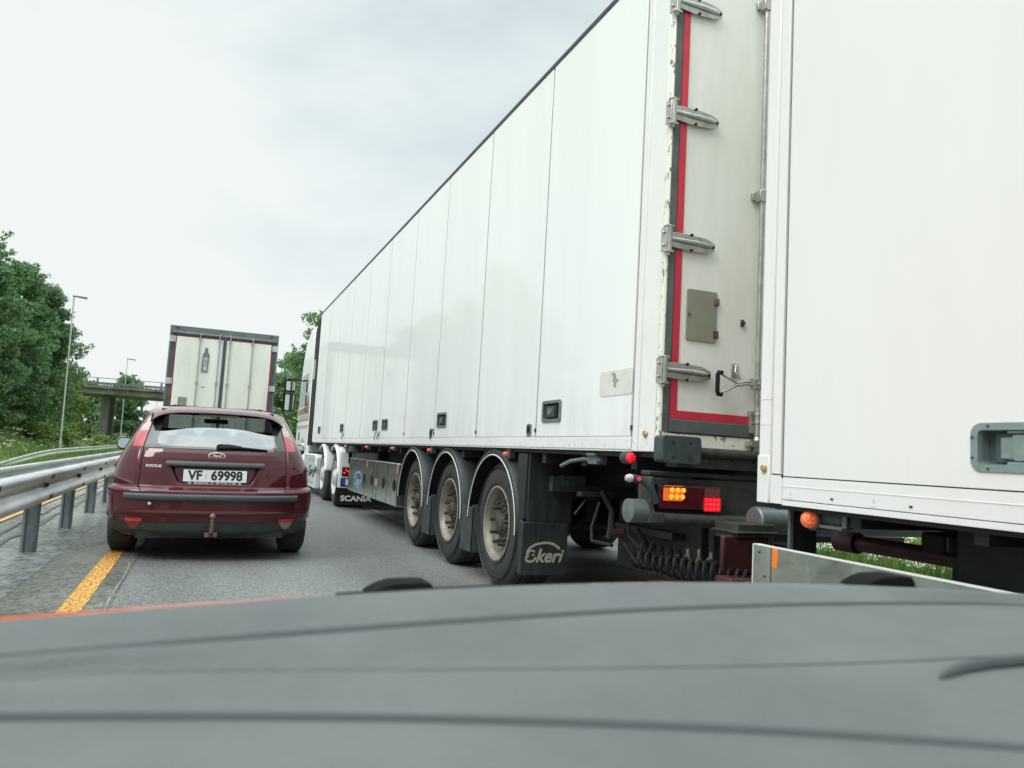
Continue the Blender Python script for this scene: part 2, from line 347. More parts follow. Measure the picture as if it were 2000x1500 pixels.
# materials of the ground
def ground_mat():
    m = mat('meadow', (.16, .235, .05), .9, var=.45, vscale=.9, bump=.6, bscale=14, col2=(.08, .13, .03)); return m
M['meadow'] = ground_mat()
def asphalt(name, c_dark, c_light, sc=85, wet=.0, streak=.35, blotch=.5, tracks=False):
    m = bpy.data.materials.new(name); m.use_nodes = True; t = m.node_tree; b = t.nodes['Principled BSDF']; lk = t.links.new
    c = t.nodes.new('ShaderNodeTexCoord')
    v = t.nodes.new('ShaderNodeTexVoronoi'); v.inputs['Scale'].default_value = sc; lk(c.outputs['Object'], v.inputs['Vector'])
    mp = t.nodes.new('ShaderNodeMapping'); mp.inputs['Scale'].default_value = (1, streak, 1); lk(c.outputs['Object'], mp.inputs[0])
    n = t.nodes.new('ShaderNodeTexNoise'); n.inputs['Scale'].default_value = sc*.5; n.inputs['Detail'].default_value = 6; n.inputs['Roughness'].default_value = .8; lk(mp.outputs[0], n.inputs['Vector'])
    n2 = t.nodes.new('ShaderNodeTexNoise'); n2.inputs['Scale'].default_value = .9; n2.inputs['Detail'].default_value = 4; lk(mp.outputs[0], n2.inputs['Vector'])
    s = t.nodes.new('ShaderNodeSeparateColor'); lk(v.outputs['Color'], s.inputs[0])
    a1 = t.nodes.new('ShaderNodeMath'); a1.operation = 'MULTIPLY_ADD'; a1.inputs[1].default_value = .30; lk(s.outputs[0], a1.inputs[0]); lk(n.outputs['Fac'], a1.inputs[2])
    a2 = t.nodes.new('ShaderNodeMath'); a2.operation = 'MULTIPLY_ADD'; a2.inputs[1].default_value = blotch; lk(n2.outputs['Fac'], a2.inputs[0])
    if tracks:
        sx = t.nodes.new('ShaderNodeSeparateXYZ'); lk(c.outputs['Object'], sx.inputs[0])
        w1 = t.nodes.new('ShaderNodeMath'); w1.operation = 'MULTIPLY_ADD'; w1.inputs[1].default_value = 2*PI/1.75; w1.inputs[2].default_value = -.35*2*PI/1.75; lk(sx.outputs['X'], w1.inputs[0])
        w2 = t.nodes.new('ShaderNodeMath'); w2.operation = 'SINE'; lk(w1.outputs[0], w2.inputs[0])
        w3 = t.nodes.new('ShaderNodeMath'); w3.operation = 'MULTIPLY_ADD'; w3.inputs[1].default_value = .075; lk(w2.outputs[0], w3.inputs[0]); lk(a1.outputs[0], w3.inputs[2]); lk(w3.outputs[0], a2.inputs[2])
    else: lk(a1.outputs[0], a2.inputs[2])
    r = t.nodes.new('ShaderNodeValToRGB'); dv = t.nodes.new('ShaderNodeMath'); dv.operation = 'DIVIDE'; dv.inputs[1].default_value = 1.6; lk(a2.outputs[0], dv.inputs[0]); lk(dv.outputs[0], r.inputs[0])
    mean = .65+.5*blotch; hw = .125+.13*blotch
    r.color_ramp.elements[0].position = min(.9, (mean-hw)/1.6); r.color_ramp.elements[0].color = (*c_dark, 1); r.color_ramp.elements[1].position = min(1, (mean+hw)/1.6); r.color_ramp.elements[1].color = (*c_light, 1)
    lk(r.outputs[0], b.inputs['Base Color']); b.inputs['Roughness'].default_value = .62-.3*wet
    bp = t.nodes.new('ShaderNodeBump'); bp.inputs['Strength'].default_value = .55; bp.inputs['Distance'].default_value = .006
    lk(a1.outputs[0], bp.inputs['Height']); lk(bp.outputs[0], b.inputs['Normal'])
    return m
M['asphalt'] = asphalt('worn_asphalt', (.072, .079, .075), (.215, .228, .215), 95, streak=.25, tracks=True)
M['asphalt_old'] = asphalt('shoulder_asphalt', (.022, .027, .022), (.20, .205, .17), 42, .3, 1., .7)
M['dirt'] = asphalt('wet_concrete_dirt', (.016, .021, .019), (.28, .305, .28), 30, .9, .55, .95)
M['groove'] = asphalt('dark_wet_joint', (.012, .015, .015), (.09, .10, .09), 40, .8, .5, .6)
xs = [-900, -300, -120, -60, -40, -30, -24, -20, -16, -14.5, -13, -11.5, -10.2, -9.2, -8.2, -7.4, -6.6, -6, -5.4, -4.8, -3.2, -1.75, 6.9, 7.3, 7.7, 8.1, 8.6, 10, 11.5, 13, 15.6, 20, 40, 120, 400, 900]
ys = [-60, -10] + list(np.arange(0, 120, 5)) + [140, 170, 220, 300, 500, 900, 1500]
ground_sheet('ground', xs, ys, -.012, 'meadow')
ys2 = [-40, 0, 20, 40, 60, 90, 140, 220, 500, 1400]
ground_sheet('road', [-1.05, 6.75], ys2, 0, 'asphalt')
ground_sheet('opposite_road', [-4.75, -3.2, -1.98], ys2, 0.001, 'asphalt')
ground_sheet('shoulder', [-1.07, -.45], ys2, 0.004, 'asphalt_old')
ground_sheet('median_strip', [-2.0, -1.75, -1.07], ys2, 0.006, 'dirt')
mb = MB()
for x0, x1, ph in ((-1.66, -1.60, 0), (-1.83, -1.79, 2)):
    pts = []
    yy = -20.
    L_, R_ = [], []
    while yy < 90:
        w = .010*math.sin(yy*2.7+ph)+.008*math.sin(yy*7.1+ph); L_.append((x0+w, yy, .0135)); R_.append((x1+w*1.6+.01*math.sin(yy*5), yy, .0135)); yy += .35
    k = len(L_); mb.add(L_+R_, [(i, k+i, k+i+1, i+1) for i in range(k-1)])
tag(mb.build('median_joint', 'groove'), kind='structure')

# road markings
def yellow_mat():
    m = mat('profiled_yellow_marking', (.66, .36, .055), .6, var=.0); t = m.node_tree; b = t.nodes['Principled BSDF']; lk = t.links.new
    c = t.nodes.new('ShaderNodeTexCoord'); mp = t.nodes.new('ShaderNodeMapping'); mp.inputs['Scale'].default_value = (38, 46, 1); lk(c.outputs['Object'], mp.inputs[0])
    n = t.nodes.new('ShaderNodeTexNoise'); n.inputs['Scale'].default_value = 1.; n.inputs['Detail'].default_value = 3; n.inputs['Roughness'].default_value = .6; lk(mp.outputs[0], n.inputs['Vector'])
    r = t.nodes.new('ShaderNodeValToRGB'); lk(n.outputs['Fac'], r.inputs[0]); r.color_ramp.elements[0].position = .445; r.color_ramp.elements[0].color = (.16, .09, .03, 1); r.color_ramp.elements[1].position = .535; r.color_ramp.elements[1].color = (.80, .40, .055, 1)
    lk(r.outputs[0], b.inputs['Base Color'])
    bp = t.nodes.new('ShaderNodeBump'); bp.inputs['Strength'].default_value = .8; bp.inputs['Distance'].default_value = .012; lk(n.outputs['Fac'], bp.inputs['Height']); lk(bp.outputs[0], b.inputs['Normal'])
    return m
M['yellow'] = yellow_mat()
M['yellow_old'] = mat('yellow_edge_line', (.45, .27, .09), .6, var=.3, vscale=9)
M['white_line'] = mat('worn_white_line', (.26, .28, .25), .6, var=.6, vscale=10, vstretch=(1, .4, 1), col2=(.09, .10, .088))
def strip(name, x0, x1, y0, y1, mt, z=.008):
    mb = MB()
    k = max(2, int((y1-y0)/.5))
    for i in range(k):
        a, b = y0+(y1-y0)*i/k, y0+(y1-y0)*(i+1)/k
        mb.add([(x0, a, z), (x1, a, z), (x1, b, z), (x0, b, z)], [(0, 1, 2, 3)])
    return tag(mb.build(name, mt, smooth=False), kind='structure')
strip('yellow_line', -.712, -.585, -15, 160, 'yellow', .0085)
strip('opposite_yellow_line', -2.10, -2.03, 0, 160, 'yellow_old', .009)
for k in range(12): strip('lane_line', 2.74, 2.86, 3+k*12-6, 9+k*12-6+1.5, 'white_line')
strip('road_edge_line', 6.35, 6.45, -15, 200, 'white_line')
mb = MB()   # old tar seam beside the yellow line
P_ = [(-.47+.012*math.sin(i*.9)+.02*math.sin(i*.23), 2+i*.3) for i in range(60)]
ribbon(mb, P_, .009, lambda u, v, d: (u, v, .0065), n=2)
tag(mb.build('road_seam', M['white_line']), kind='structure')

# far hills closing the view under the bridge
mb = MB(); k = 60; vs = []
for i in range(k):
    a = -1.2+2.4*i/(k-1); r = 620; h = 9+5*math.sin(i*.7)+3*math.sin(i*1.9)
    vs += [(r*math.sin(a), r*math.cos(a), -3), ((r+150)*math.sin(a), (r+150)*math.cos(a), h)]
mb.add(vs, [(2*i, 2*i+2, 2*i+3, 2*i+1) for i in range(k-1)])
M['hill'] = mat('distant_wooded_hill', (.055, .085, .06), .9, var=.4, vscale=.05, bump=.5, bscale=.4)
tag(mb.build('hills', 'hill'), kind='structure')

# ================================================================== VEGETATION
def quads(centers, size, mats, name, parent=None, upbias=.0, aspect=.6, mesh_only=False):
    n = len(centers); d = rng.normal(size=(n, 3)); d[:, 2] += upbias*np.sign(rng.normal(size=n)); d /= np.linalg.norm(d, axis=1)[:, None]
    a = np.cross(d, rng.normal(size=(n, 3))); a /= np.linalg.norm(a, axis=1)[:, None]; b = np.cross(d, a)
    s = (size*rng.uniform(.55, 1.35, n))[:, None]
    v = np.stack([centers-a*s, centers-b*s*aspect, centers+a*s, centers+b*s*aspect], 1).reshape(-1, 3)
    me = bpy.data.meshes.new(name); me.vertices.add(4*n); me.vertices.foreach_set('co', v.astype(np.float32).ravel())
    me.loops.add(4*n); me.loops.foreach_set('vertex_index', np.arange(4*n, dtype=np.int32)); me.polygons.add(n)
    me.polygons.foreach_set('loop_start', np.arange(0, 4*n, 4, dtype=np.int32)); me.update(calc_edges=True)
    for mm in mats: me.materials.append(M[mm])
    o = bpy.data.objects.new(name, me); COL.objects.link(o)
    if parent: o.parent = parent
    return o
def tree(x, y, h, r, leaf, label, nleaf=9000, ls=.17, low=.08, group=None, cat='tree', trunk=True, nm='deciduous_tree', lean=0, point=.75):
    z0 = ground_z(x, y)
    root = thing(nm, label, cat, (x, y, z0), group)
    nb = int(46+h*4)
    zc = rng.uniform(low, .995, nb)
    # crown envelope: wide at 40 % of the height, ragged towards the top
    env = np.where(zc < .4, .70+.75*zc, 1-(np.clip(zc-.4, 0, 1)/.6)**1.7*point)
    th = rng.uniform(0, 2*PI, nb); rr = r*env*np.sqrt(rng.uniform(.06, 1.12, nb))
    cl = np.stack([rr*np.cos(th)+lean*zc*h, rr*np.sin(th), zc*h], 1); cs = rng.uniform(.32, .62, nb)*r*.42+.18
    tb = MB(); tb.tube([(0, 0, -.2), (.05*h*.1, 0, h*.3), (lean*h*.6-.03*h*.2, .1, h*.6), (lean*h*.9, 0, h*.93)], [h*.022, h*.017, h*.011, h*.003], 8)
    for i in range(0, nb, 3):
        c = cl[i]; zz = max(.12*h, c[2]-.55*math.hypot(c[0], c[1])-.3)
        tb.tube([(lean*zz, 0, zz), (c[0]*.5+lean*zz*.5, c[1]*.5, (zz+c[2])/2+.1), tuple(c)], [h*.007, h*.004, h*.0015], 5)
    tb.build('trunk', 'bark', root, local=True)
    w = cs**2/np.sum(cs**2); idx = rng.choice(nb, nleaf, p=w)
    g = rng.normal(size=(nleaf, 3)); g /= np.linalg.norm(g, axis=1)[:, None]; g *= (rng.uniform(.12, 1., nleaf)**.55)[:, None]
    pts = cl[idx] + g*cs[idx][:, None]*np.array([1.15, 1.15, .8])
    # drooping sprays that break the outline
    k = int(nleaf*.14); j = rng.integers(0, nb, k); u = rng.uniform(0, 1, k); dirs = rng.normal(size=(nb, 3)); dirs[:, 2] = np.abs(dirs[:, 2])*.7; dirs /= np.linalg.norm(dirs, axis=1)[:, None]
    sp = cl[j] + dirs[j]*(cs[j]*1.0+u*cs[j]*.9)[:, None] + rng.normal(size=(k, 3))*.10
    quads(np.concatenate([pts, sp]), ls, [leaf], 'crown', root)
    return root
# left bank woodland
G = 'trees along the left bank'
T_ = [(-15.6, 52, 12.4, 3.0, 'leafA', 'tallest tree at the left edge of the photo, its top thin and ragged', 0),
      (-13.4, 55, 11.3, 2.6, 'leafB', 'blue-green tree right of the tallest one, with a loose feathery top'),
      (-12.5, 61, 11.0, 2.3, 'leafB', 'dense blue-green tree with two upright tufts on its rounded top'),
      (-12.2, 68, 11.2, 2.7, 'leafB', 'dark tree directly behind the tall grey lamp post'),
      (-13.3, 76, 10.6, 2.5, 'leafA', 'tree at the right end of the left woodland, leaning over the bridge end'),
      (-15.6, 46, 8.6, 2.4, 'leafC', 'yellow-green lower tree at the left edge of the photo'),
      (-14.2, 51, 8.3, 2.2, 'leafC', 'olive-green tree in front of the dark woodland, left of the lamp post'),
      (-13.3, 57, 6.8, 1.9, 'leafA', 'low dark tree at the foot of the woodland beside the lamp post'),
      (-13.6, 88, 6.0, 2.4, 'leafC', 'light green bushy tree left of the bridge pillar'),
      (-17.2, 60, 15.5, 3.6, 'leafA', 'tall tree at the back of the left woodland'),
      (-13.2, 66, 9.0, 2.6, 'leafA', 'shadowy middle tree inside the left woodland')]
for a in T_:
    tree(a[0], a[1], a[2], a[3], a[4], a[5], 24000, .115, .07, G, point=.8)
tree(-10.6, 112, 8.6, 2.6, 'leafB', 'lone tree seen under the bridge deck right of the pillar', 8000, .2, .1, lean=.12)
tree(-15.5, 118, 7.5, 3.0, 'leafA', 'tree behind the bridge pillar', 6000, .22, .05)
# right side, beyond the tractor cab
G = 'trees beyond the white tractor cab'
tree(10.1, 80, 14.2, 3.3, 'leafB', 'tall leafy tree rising behind the white tractor cab', 16000, .16, .04, G, point=.55)
tree(8.6, 84, 10.8, 3.0, 'leafA', 'spreading tree between the container truck and the tractor cab', 15000, .16, .04, G)
tree(7.7, 86, 7.4, 1.9, 'leafC', 'low leafy tree beside the door mirrors of the tractor cab', 8000, .13, .02, G)
tree(8.9, 72, 5.6, 2.2, 'leafA', 'dark low tree behind the roof of the red car', 8000, .19, .02, G)
for i, (x, y, h) in enumerate(((-10.9, 63, 1.3), (-10.4, 72, 1.3), (-12.6, 50, 1.2), (-9.4, 86, 1.2))):
    tree(x, y, h, 1.0, 'leafC', ['round shrub at the foot of the grey lamp post', 'low shrub with pale blossom right of the lamp post', 'shrub at the edge of the woodland over the grass bank', 'shrub in front of the bridge pillar'][i], 1800, .10, .05, 'shrubs on the left bank', 'shrub', nm='shrub')

def blades(name, pts, h, w, mt, label=None):
    n = len(pts); hh = h*rng.uniform(.5, 1.4, n); az = rng.uniform(0, 2*PI, n); ln = rng.normal(0, .35, (n, 2))
    ax = np.stack([np.cos(az), np.sin(az), np.zeros(n)], 1)*(w*rng.uniform(.6, 1.3, n))[:, None]
    tip = np.stack([ln[:, 0]*hh, ln[:, 1]*hh, hh], 1)
    v = np.stack([pts-ax, pts+ax, pts+tip*.6+ax*.6+ax*0, pts+tip], 1).reshape(-1, 3)
    me = bpy.data.meshes.new(name); me.vertices.add(4*n); me.vertices.foreach_set('co', v.astype(np.float32).ravel())
    me.loops.add(4*n); me.loops.foreach_set('vertex_index', np.arange(4*n, dtype=np.int32)); me.polygons.add(n)
    me.polygons.foreach_set('loop_start', np.arange(0, 4*n, 4, dtype=np.int32)); me.update(calc_edges=True)
    me.materials.append(M[mt]); o = bpy.data.objects.new(name, me); COL.objects.link(o); return o
def scatter(n, x0, x1, y0, y1, near=1.5):
    y = y0+(y1-y0)*rng.uniform(0, 1, n)**near; x = rng.uniform(x0, x1, n)
    return np.array([(a, b, ground_z(a, b)-.02) for a, b in zip(x, y)])
o = blades('grass', np.concatenate([scatter(52000, -12, -4.85, 17, 90), scatter(20000, -16, -9, 25, 70)]), .17, .012, 'grassblade'); tag(o, kind='stuff')
o = blades('grass', np.concatenate([scatter(42000, 6.95, 10.5, 3, 22, 1.2), scatter(12000, 10, 16, 3, 30, 1.2)]), .26, .008, 'grassblade'); tag(o, kind='stuff')
def flowers(n, x0, x1, y0, y1, h, sz, per=14):
    base = scatter(n, x0, x1, y0, y1, 1.2); base[:, 2] += h*rng.uniform(.6, 1.2, n)
    c = np.repeat(base, per, 0)+rng.normal(size=(n*per, 3))*np.array([.05, .05, .018]); return c
o = quads(np.concatenate([flowers(1500, 7.0, 11, 4, 16, .34, .02), flowers(140, -11, -8.2, 40, 75, .8, .03, 20)*1.0]), .021, ['flower'], 'flowers', upbias=3); tag(o, kind='stuff')

M['steelgrey'] = mat('grey_cast_metal', (.20, .235, .235), .42, metal=.5, var=.2, vscale=20)
M['steelgrey_d'] = mat('dark_cast_metal', (.075, .095, .10), .45, metal=.3, var=.2, vscale=20)
M['sticker'] = mat('worn_silver_sticker', (.58, .58, .53), .35, coat=.3, var=.35, vscale=14, col2=(.70, .71, .68))
M['sticker_d'] = mat('torn_sticker_grey', (.30, .31, .30), .5)
M['buffer'] = mat('worn_rubber_buffer', (.045, .062, .066), .6, var=.4, vscale=14, bump=.1)
M['rust_dark'] = mat('dark_rust', (.085, .045, .03), .7, var=.5, vscale=20)
M['seal_dark'] = mat('dark_roof_trim', (.035, .045, .048), .5, var=.2, vscale=3)
M['fender_l'] = mat('worn_grey_flap', (.050, .062, .062), .6, var=.4, vscale=8)
M['lamp_red'] = mat('lit_red_lens', (.6, .01, .04), .2, coat=.8, emit=(1, .012, .025), estr=.35)
M['lens_redgrey'] = mat('greyish_red_reflector', (.24, .07, .07), .3, coat=.7, var=.4, vscale=90)
M['lens_amberglow'] = mat('amber_lens_glow', (.5, .12, .02), .3, coat=.6, emit=(1, .18, .02), estr=.55)
M['lamp_dull'] = mat('faded_orange_reflector', (.60, .20, .13), .4, coat=.4)
M['rim_light'] = mat('painted_white_rim', (.50, .53, .50), .4, coat=.3, var=.25, vscale=8)

# ================================================================== WHEELS
def empty_part(name, parent):
    o = bpy.data.objects.new(name, None); COL.objects.link(o); o.parent = parent; o.empty_display_size = .1; return o
TYRE_PROF = lambda r, w, ri: [(ri, .012), (ri+.012, .0), (ri+(r-ri)*.35, -.008+.004), (ri+(r-ri)*.72, .006), (r-.045, .014), (r-.022, .022), (r-.006, .040), (r, .06),
                              (r, w*.28), (r-.014, w*.285), (r-.014, w*.30), (r, w*.305), (r+.002, w*.48), (r-.014, w*.485), (r-.014, w*.51), (r+.002, w*.515), (r, w*.70), (r-.014, w*.705), (r-.014, w*.72), (r, w*.725),
                              (r, w-.06), (r-.022, w-.02), (ri+(r-ri)*.6, w), (ri, w-.012)]
def truck_wheel(parent, X, Y, r=.505, w=.37, ri=.292, s=1, marks=True, hubrot=0., rimmat='rim'):
    """outer face at X, axis pointing inboard (+X for s=1)"""
    W_ = empty_part('wheel', parent); c = (X, Y, r+.004); ax = (s, 0, 0)
    mb = MB().lathe(TYRE_PROF(r, w, ri), c, ax, 64)
    # fine moulded rings on the side wall
    for rr in (ri+.028, r-.055): mb.lathe([(rr-.003, .004), (rr, -.0085), (rr+.003, .004)], c, ax, 64)
    mb.build('tyre', 'tyre', W_, angle=50)
    rb = MB().lathe([(ri+.006, .014), (ri+.010, -.004), (ri-.002, -.008), (ri-.012, .0), (ri-.016, .020), (ri-.026, .030), (ri-.030, .060)], c, ax, 56)
    rb.lathe([(ri-.030, .060), (ri-.040, .085), (.232, .100), (.215, .108), (.205, .100), (.10, .100)], c, ax, 56, m=2)
    for k in range(10):      # hand holes, dark
        a = 2*PI*(k+.5)/10+hubrot; yy, zz = Y+.232*math.cos(a), c[2]+.232*math.sin(a)
        if k % 5 == 2: rb.cyl((X+s*.105, yy, zz), (X+s*.094, yy, zz), .013, m=1, n=10)
    rb.build('rim', [rimmat, 'black', 'disc'], W_, angle=40)
    hb = MB()
    hb.lathe([(.135, .102), (.132, .062), (.122, .055), (.116, .055), (.116, .078), (.088, .080), (.078, .045), (.070, .018), (.052, .008), (.0005, .006)], c, ax, 40)
    for k in range(16):      # ribs between the hub ring and the cap
        a = 2*PI*k/16+hubrot; ca, sa = math.cos(a), math.sin(a)
        p = lambda rr, t, x: (X+s*x, Y+rr*ca-t*sa, c[2]+rr*sa+t*ca)
        hb.hexa([p(.074, -.007, .08), p(.117, -.009, .08), p(.117, .009, .08), p(.074, .007, .08)], [p(.072, -.006, .030), p(.117, -.007, .054), p(.117, .007, .054), p(.072, .006, .030)])
    hb.build('hub', 'hub', W_)
    for k in range(10 if s > 0 else 0):
        nb = MB()
        a = 2*PI*k/10+hubrot; yy, zz = Y+.1675*math.cos(a), c[2]+.1675*math.sin(a)
        nb.cyl((X+s*.10, yy, zz), (X+s*.062, yy, zz), .023, .022, 6, m=0); nb.cyl((X+s*.062, yy, zz), (X+s*.006, yy, zz), .0165, .015, 10, m=0)
        nb.build('wheel_nut', 'hub', W_)
    return W_

# ================================================================== FIRST TRAILER (semi-trailer)
X0, X1 = 2.194, 4.76; Z0, Z1 = 1.128, 3.985; YR, YF = 3.48, 17.45
T1 = thing('box_semi_trailer', 'long white semi-trailer with panelled side, red-taped rear door and three wheels in a row', 'semi-trailer', (X0, YR, 0))
mb = MB().box(X0+.030, X1-.01, YR+.06, YF-.01, Z0+.03, Z1-.03); mb.build('box_core', 'gap', T1)
mb = MB().box(X0-.004, X1, YR+.04, YF, Z1-.03, Z1); mb.build('roof', 'greyframe', T1, bevel=.004); MB().box(X0-.006, X0+.02, YR+.02, YF+.01, Z1-.026, Z1+.004).build('roof_trim', 'seal_dark', T1, bevel=.003)
MB().box(X1-.01, X1, YR+.04, YF, Z0, Z1-.03).build('right_wall', 'panel', T1)
MB().box(X0+.005, X1-.005, YF, YF+.02, Z0, Z1-.03).build('front_wall', 'panel', T1)
LATCH = ((4.695, 5.005), (7.335, 7.665), (9.97, 10.32), (10.60, 10.93), (13.42, 13.76), (16.25, 16.6))
seams = [3.767, 5.113, 6.428, 7.764, 9.057, 10.486, 11.89, 13.323, 14.642, 15.98, 17.36]
for i in range(len(seams)-1):
    g = [.0115, .0125, .013, .013, .0145, .015, .016, .016, .016, .016][i]
    a, b = seams[i]+g, seams[i+1]-g
    hl = [q for q in LATCH if a < (q[0]+q[1])/2 < b]
    hl = (sum(hl[0])/2, 1.376, hl[0][1]-hl[0][0]-.02, .142, .018) if hl else None
    d = panel_hole(MB(), a, b, 1.203, Z1-.032, X0, .014, hl); d.build('side_door', 'panel', T1, bevel=.003)
mb = MB()
for i in range(len(seams)-1): mb.box(X0-.001, X0+.012, seams[i]+.004, seams[i+1]-.004, Z0, 1.200)
mb.box(X0+.004, X0+.02, seams[0], seams[-1], Z0-.012, Z0+.01)
mb.build('bottom_rail', 'whitetrim', T1, bevel=.003)
mb = MB(); mb.box(X0-.002, X0+.02, YR+.045, 3.693, Z0-.01, Z1-.032); mb.box(X0-.001, X0+.016, 3.698, 3.760, Z0-.01, Z1-.032)
mb.build('corner_post', 'whitetrim', T1, bevel=.005)
MB().box(X0-.004, X0+.045, YR-.002, YR+.043, Z0+.05, Z1-.06).build('post_edge', 'chipped', T1, bevel=.008)
MB().box(X0, X1, YF-.09, YF+.02, Z0, Z1-.055).build('front_post', 'whitetrim', T1, bevel=.01)
# hinges along the seams near the rail, small pull cords
for y in (3.765, 5.113, 6.428, 7.764, 9.057, 10.486, 13.323): MB().box(X0-.008, X0+.002, y-.008, y+.008, 1.235, 1.262).build('seam_clip', 'roadgrime', T1)
def cord(y, z):
    m_ = MB().tube([(X0-.006, y-.05, z), (X0-.016, y-.03, z-.02), (X0-.022, y+.02, z-.07), (X0-.012, y+.07, z-.10)], .006, 6); return m_.build('pull_cord', 'black', T1)
for y, z in ((7.80, 1.29), (10.46, 1.285), (10.66, 1.285), (13.40, 1.285)): cord(y, z)
def latch_box(y0, y1, z0, z1, parent, X, big=False):
    yc, zc, w, h = (y0+y1)/2, (z0+z1)/2, y1-y0, z1-z0
    o = MB()
    out = rrect(yc, zc, w, h, .02); inn = rrect(yc, zc, w-.055, h-.045, .012); k = len(out)
    vs = [(X-.001, *p) for p in out]+[(X-.009, *p) for p in [((q[0]-yc)*.985+yc, (q[1]-zc)*.98+zc) for q in out]]+[(X-.009, *p) for p in inn]+[(X+.020, *p) for p in inn]
    for l in range(3): o.add(vs[l*k:(l+2)*k], [(i, (i+1) % k, k+(i+1) % k, k+i) for i in range(k)])
    plate_side(o, inn, X+.021, .001, 1)
    # inner lock body and the finger grip
    plate_side(o, rrect(yc+w*.10, zc, w*.42, h*.50, .008), X+.018, .016, 2); plate_side(o, rrect(yc+w*.10, zc, w*.20, h*.28, .006), X+.002, .006, 0)
    plate_side(o, rrect(yc-w*.22, zc, w*.16, h*.58, .01), X+.020, .024, 1)
    return o.build('latch_recess', ['steelgrey', 'black', 'steelgrey_d'], parent, bevel=0)
for y0, y1 in LATCH: latch_box(y0, y1, 1.30, 1.452, T1, X0)
def small_latch(y, z, parent, X=X0):
    o = MB(); plate_side(o, rrect(y, z, .085, .088, .018), X, .006, 0); plate_side(o, rrect(y, z+.005, .035, .05, .01), X-.006, .008, 1); return o.build('small_latch', ['steelgrey', 'black'], parent)
for y in (5.23, 7.87): small_latch(y, 1.252, T1)
# worn sticker
o = MB(); plate_side(o, rrect(3.968, 1.513, .385, .148, .02), X0, .003, 0)
b_ = [(.012, .070), (.030, .066), (.060, .070), (.045, .052), (.030, .030), (.040, .012), (.022, -.004), (.028, -.022), (.004, -.040), (-.012, -.028), (-.006, -.010), (-.026, .002), (-.046, .010), (-.030, .020), (-.010, .026), (-.004, .048)]
plate_side(o, [(3.97+p[0]*.9, 1.515+p[1]*.85) for p in b_], X0-.003, .0006, 1)
o.build('worn_sticker', ['sticker', 'sticker_d'], T1)
# yellow round reflector
def button(parent, X, y, z, r):
    o = MB().lathe([(r, 0), (r, -.008), (r*.82, -.012), (r*.78, -.008), (r*.62, -.010), (r*.3, -.013), (.0005, -.013)], (X, y, z), (1, 0, 0), 24); return o.build('round_reflector', 'gold', parent)
button(T1, X0-.002, 3.612, 1.213, .019)
# ---- rear doors
for nm_, xa, xb in (('rear_door', 2.293, 3.455), ('rear_door', 3.505, 4.66)):
    MB().box(xa, xb, YR+.006, YR+.05, 1.340, 3.93).build(nm_, 'door', T1, bevel=.004)
mb = MB().box(2.2, 2.247, YR-.004, YR+.05, 1.225, Z1-.04); mb.box(2.247, 4.71, YR-.006, YR+.05, 1.225, 1.296); mb.box(4.70, 4.75, YR-.004, YR+.05, 1.225, Z1-.04); mb.box(2.247, 4.70, YR-.005, YR+.05, 3.93, Z1-.03); mb.box(3.456, 3.504, YR-.01, YR+.04, 1.297, 3.93)
mb.build('rubber_seal', 'rubber_grey', T1, bevel=.006)
mb = MB().box(2.249, 2.292, YR-.001, YR+.04, 1.342, 3.93); mb.box(2.249, 4.69, YR-.002, YR+.04, 1.297, 1.340); mb.build('red_tape', 'red_tape', T1)
MB().box(2.24, 4.75, YR+.002, YR+.06, Z0+.02, 1.222).build('rear_sill', 'chipped', T1, bevel=.006)
for zc in (3.575, 2.943, 2.243, 1.545):
    hg = MB(); z = zc
    P = [(2.215, z+.044), (2.33, z+.048), (2.44, z+.038), (2.487, z+.016), (2.487, z-.022), (2.44, z-.042), (2.33, z-.046), (2.215, z-.036)]
    plate_rear(hg, P, YR-.010, .006)
    hg.tube([(2.20, YR-.014, z+.006), (2.36, YR-.014, z+.004), (2.44, YR-.014, z), (2.478, YR-.014, z-.002)], [.012, .017, .016, .008], 12)
    for bx, bz in ((2.335, z+.044), (2.335, z-.040), (2.473, z-.004)): hg.cyl((bx, YR-.014, bz), (bx, YR-.026, bz), .008, n=8, m=1)
    hg.build('hinge_blade', ['steel', 'black'], T1, bevel=.002)
    kn = MB().cyl((2.190, YR-.024, z-.075), (2.190, YR-.024, z+.075), .0165, n=16)
    kn.box(2.168, 2.176, YR-.036, YR+.02, z-.066, z+.066); kn.box(2.164, 2.215, YR-.038, YR-.008, z+.062, z+.074); kn.box(2.164, 2.215, YR-.038, YR-.008, z-.074, z-.062)
    for bz in (z+.035, z-.035): kn.cyl((2.166, YR-.01, bz), (2.158, YR-.01, bz), .009, n=8)
    kn.cyl((2.190, YR-.024, z-.088), (2.190, YR-.024, z-.075), .010, n=10)
    kn.build('hinge_knuckle', 'steel', T1, bevel=.003)
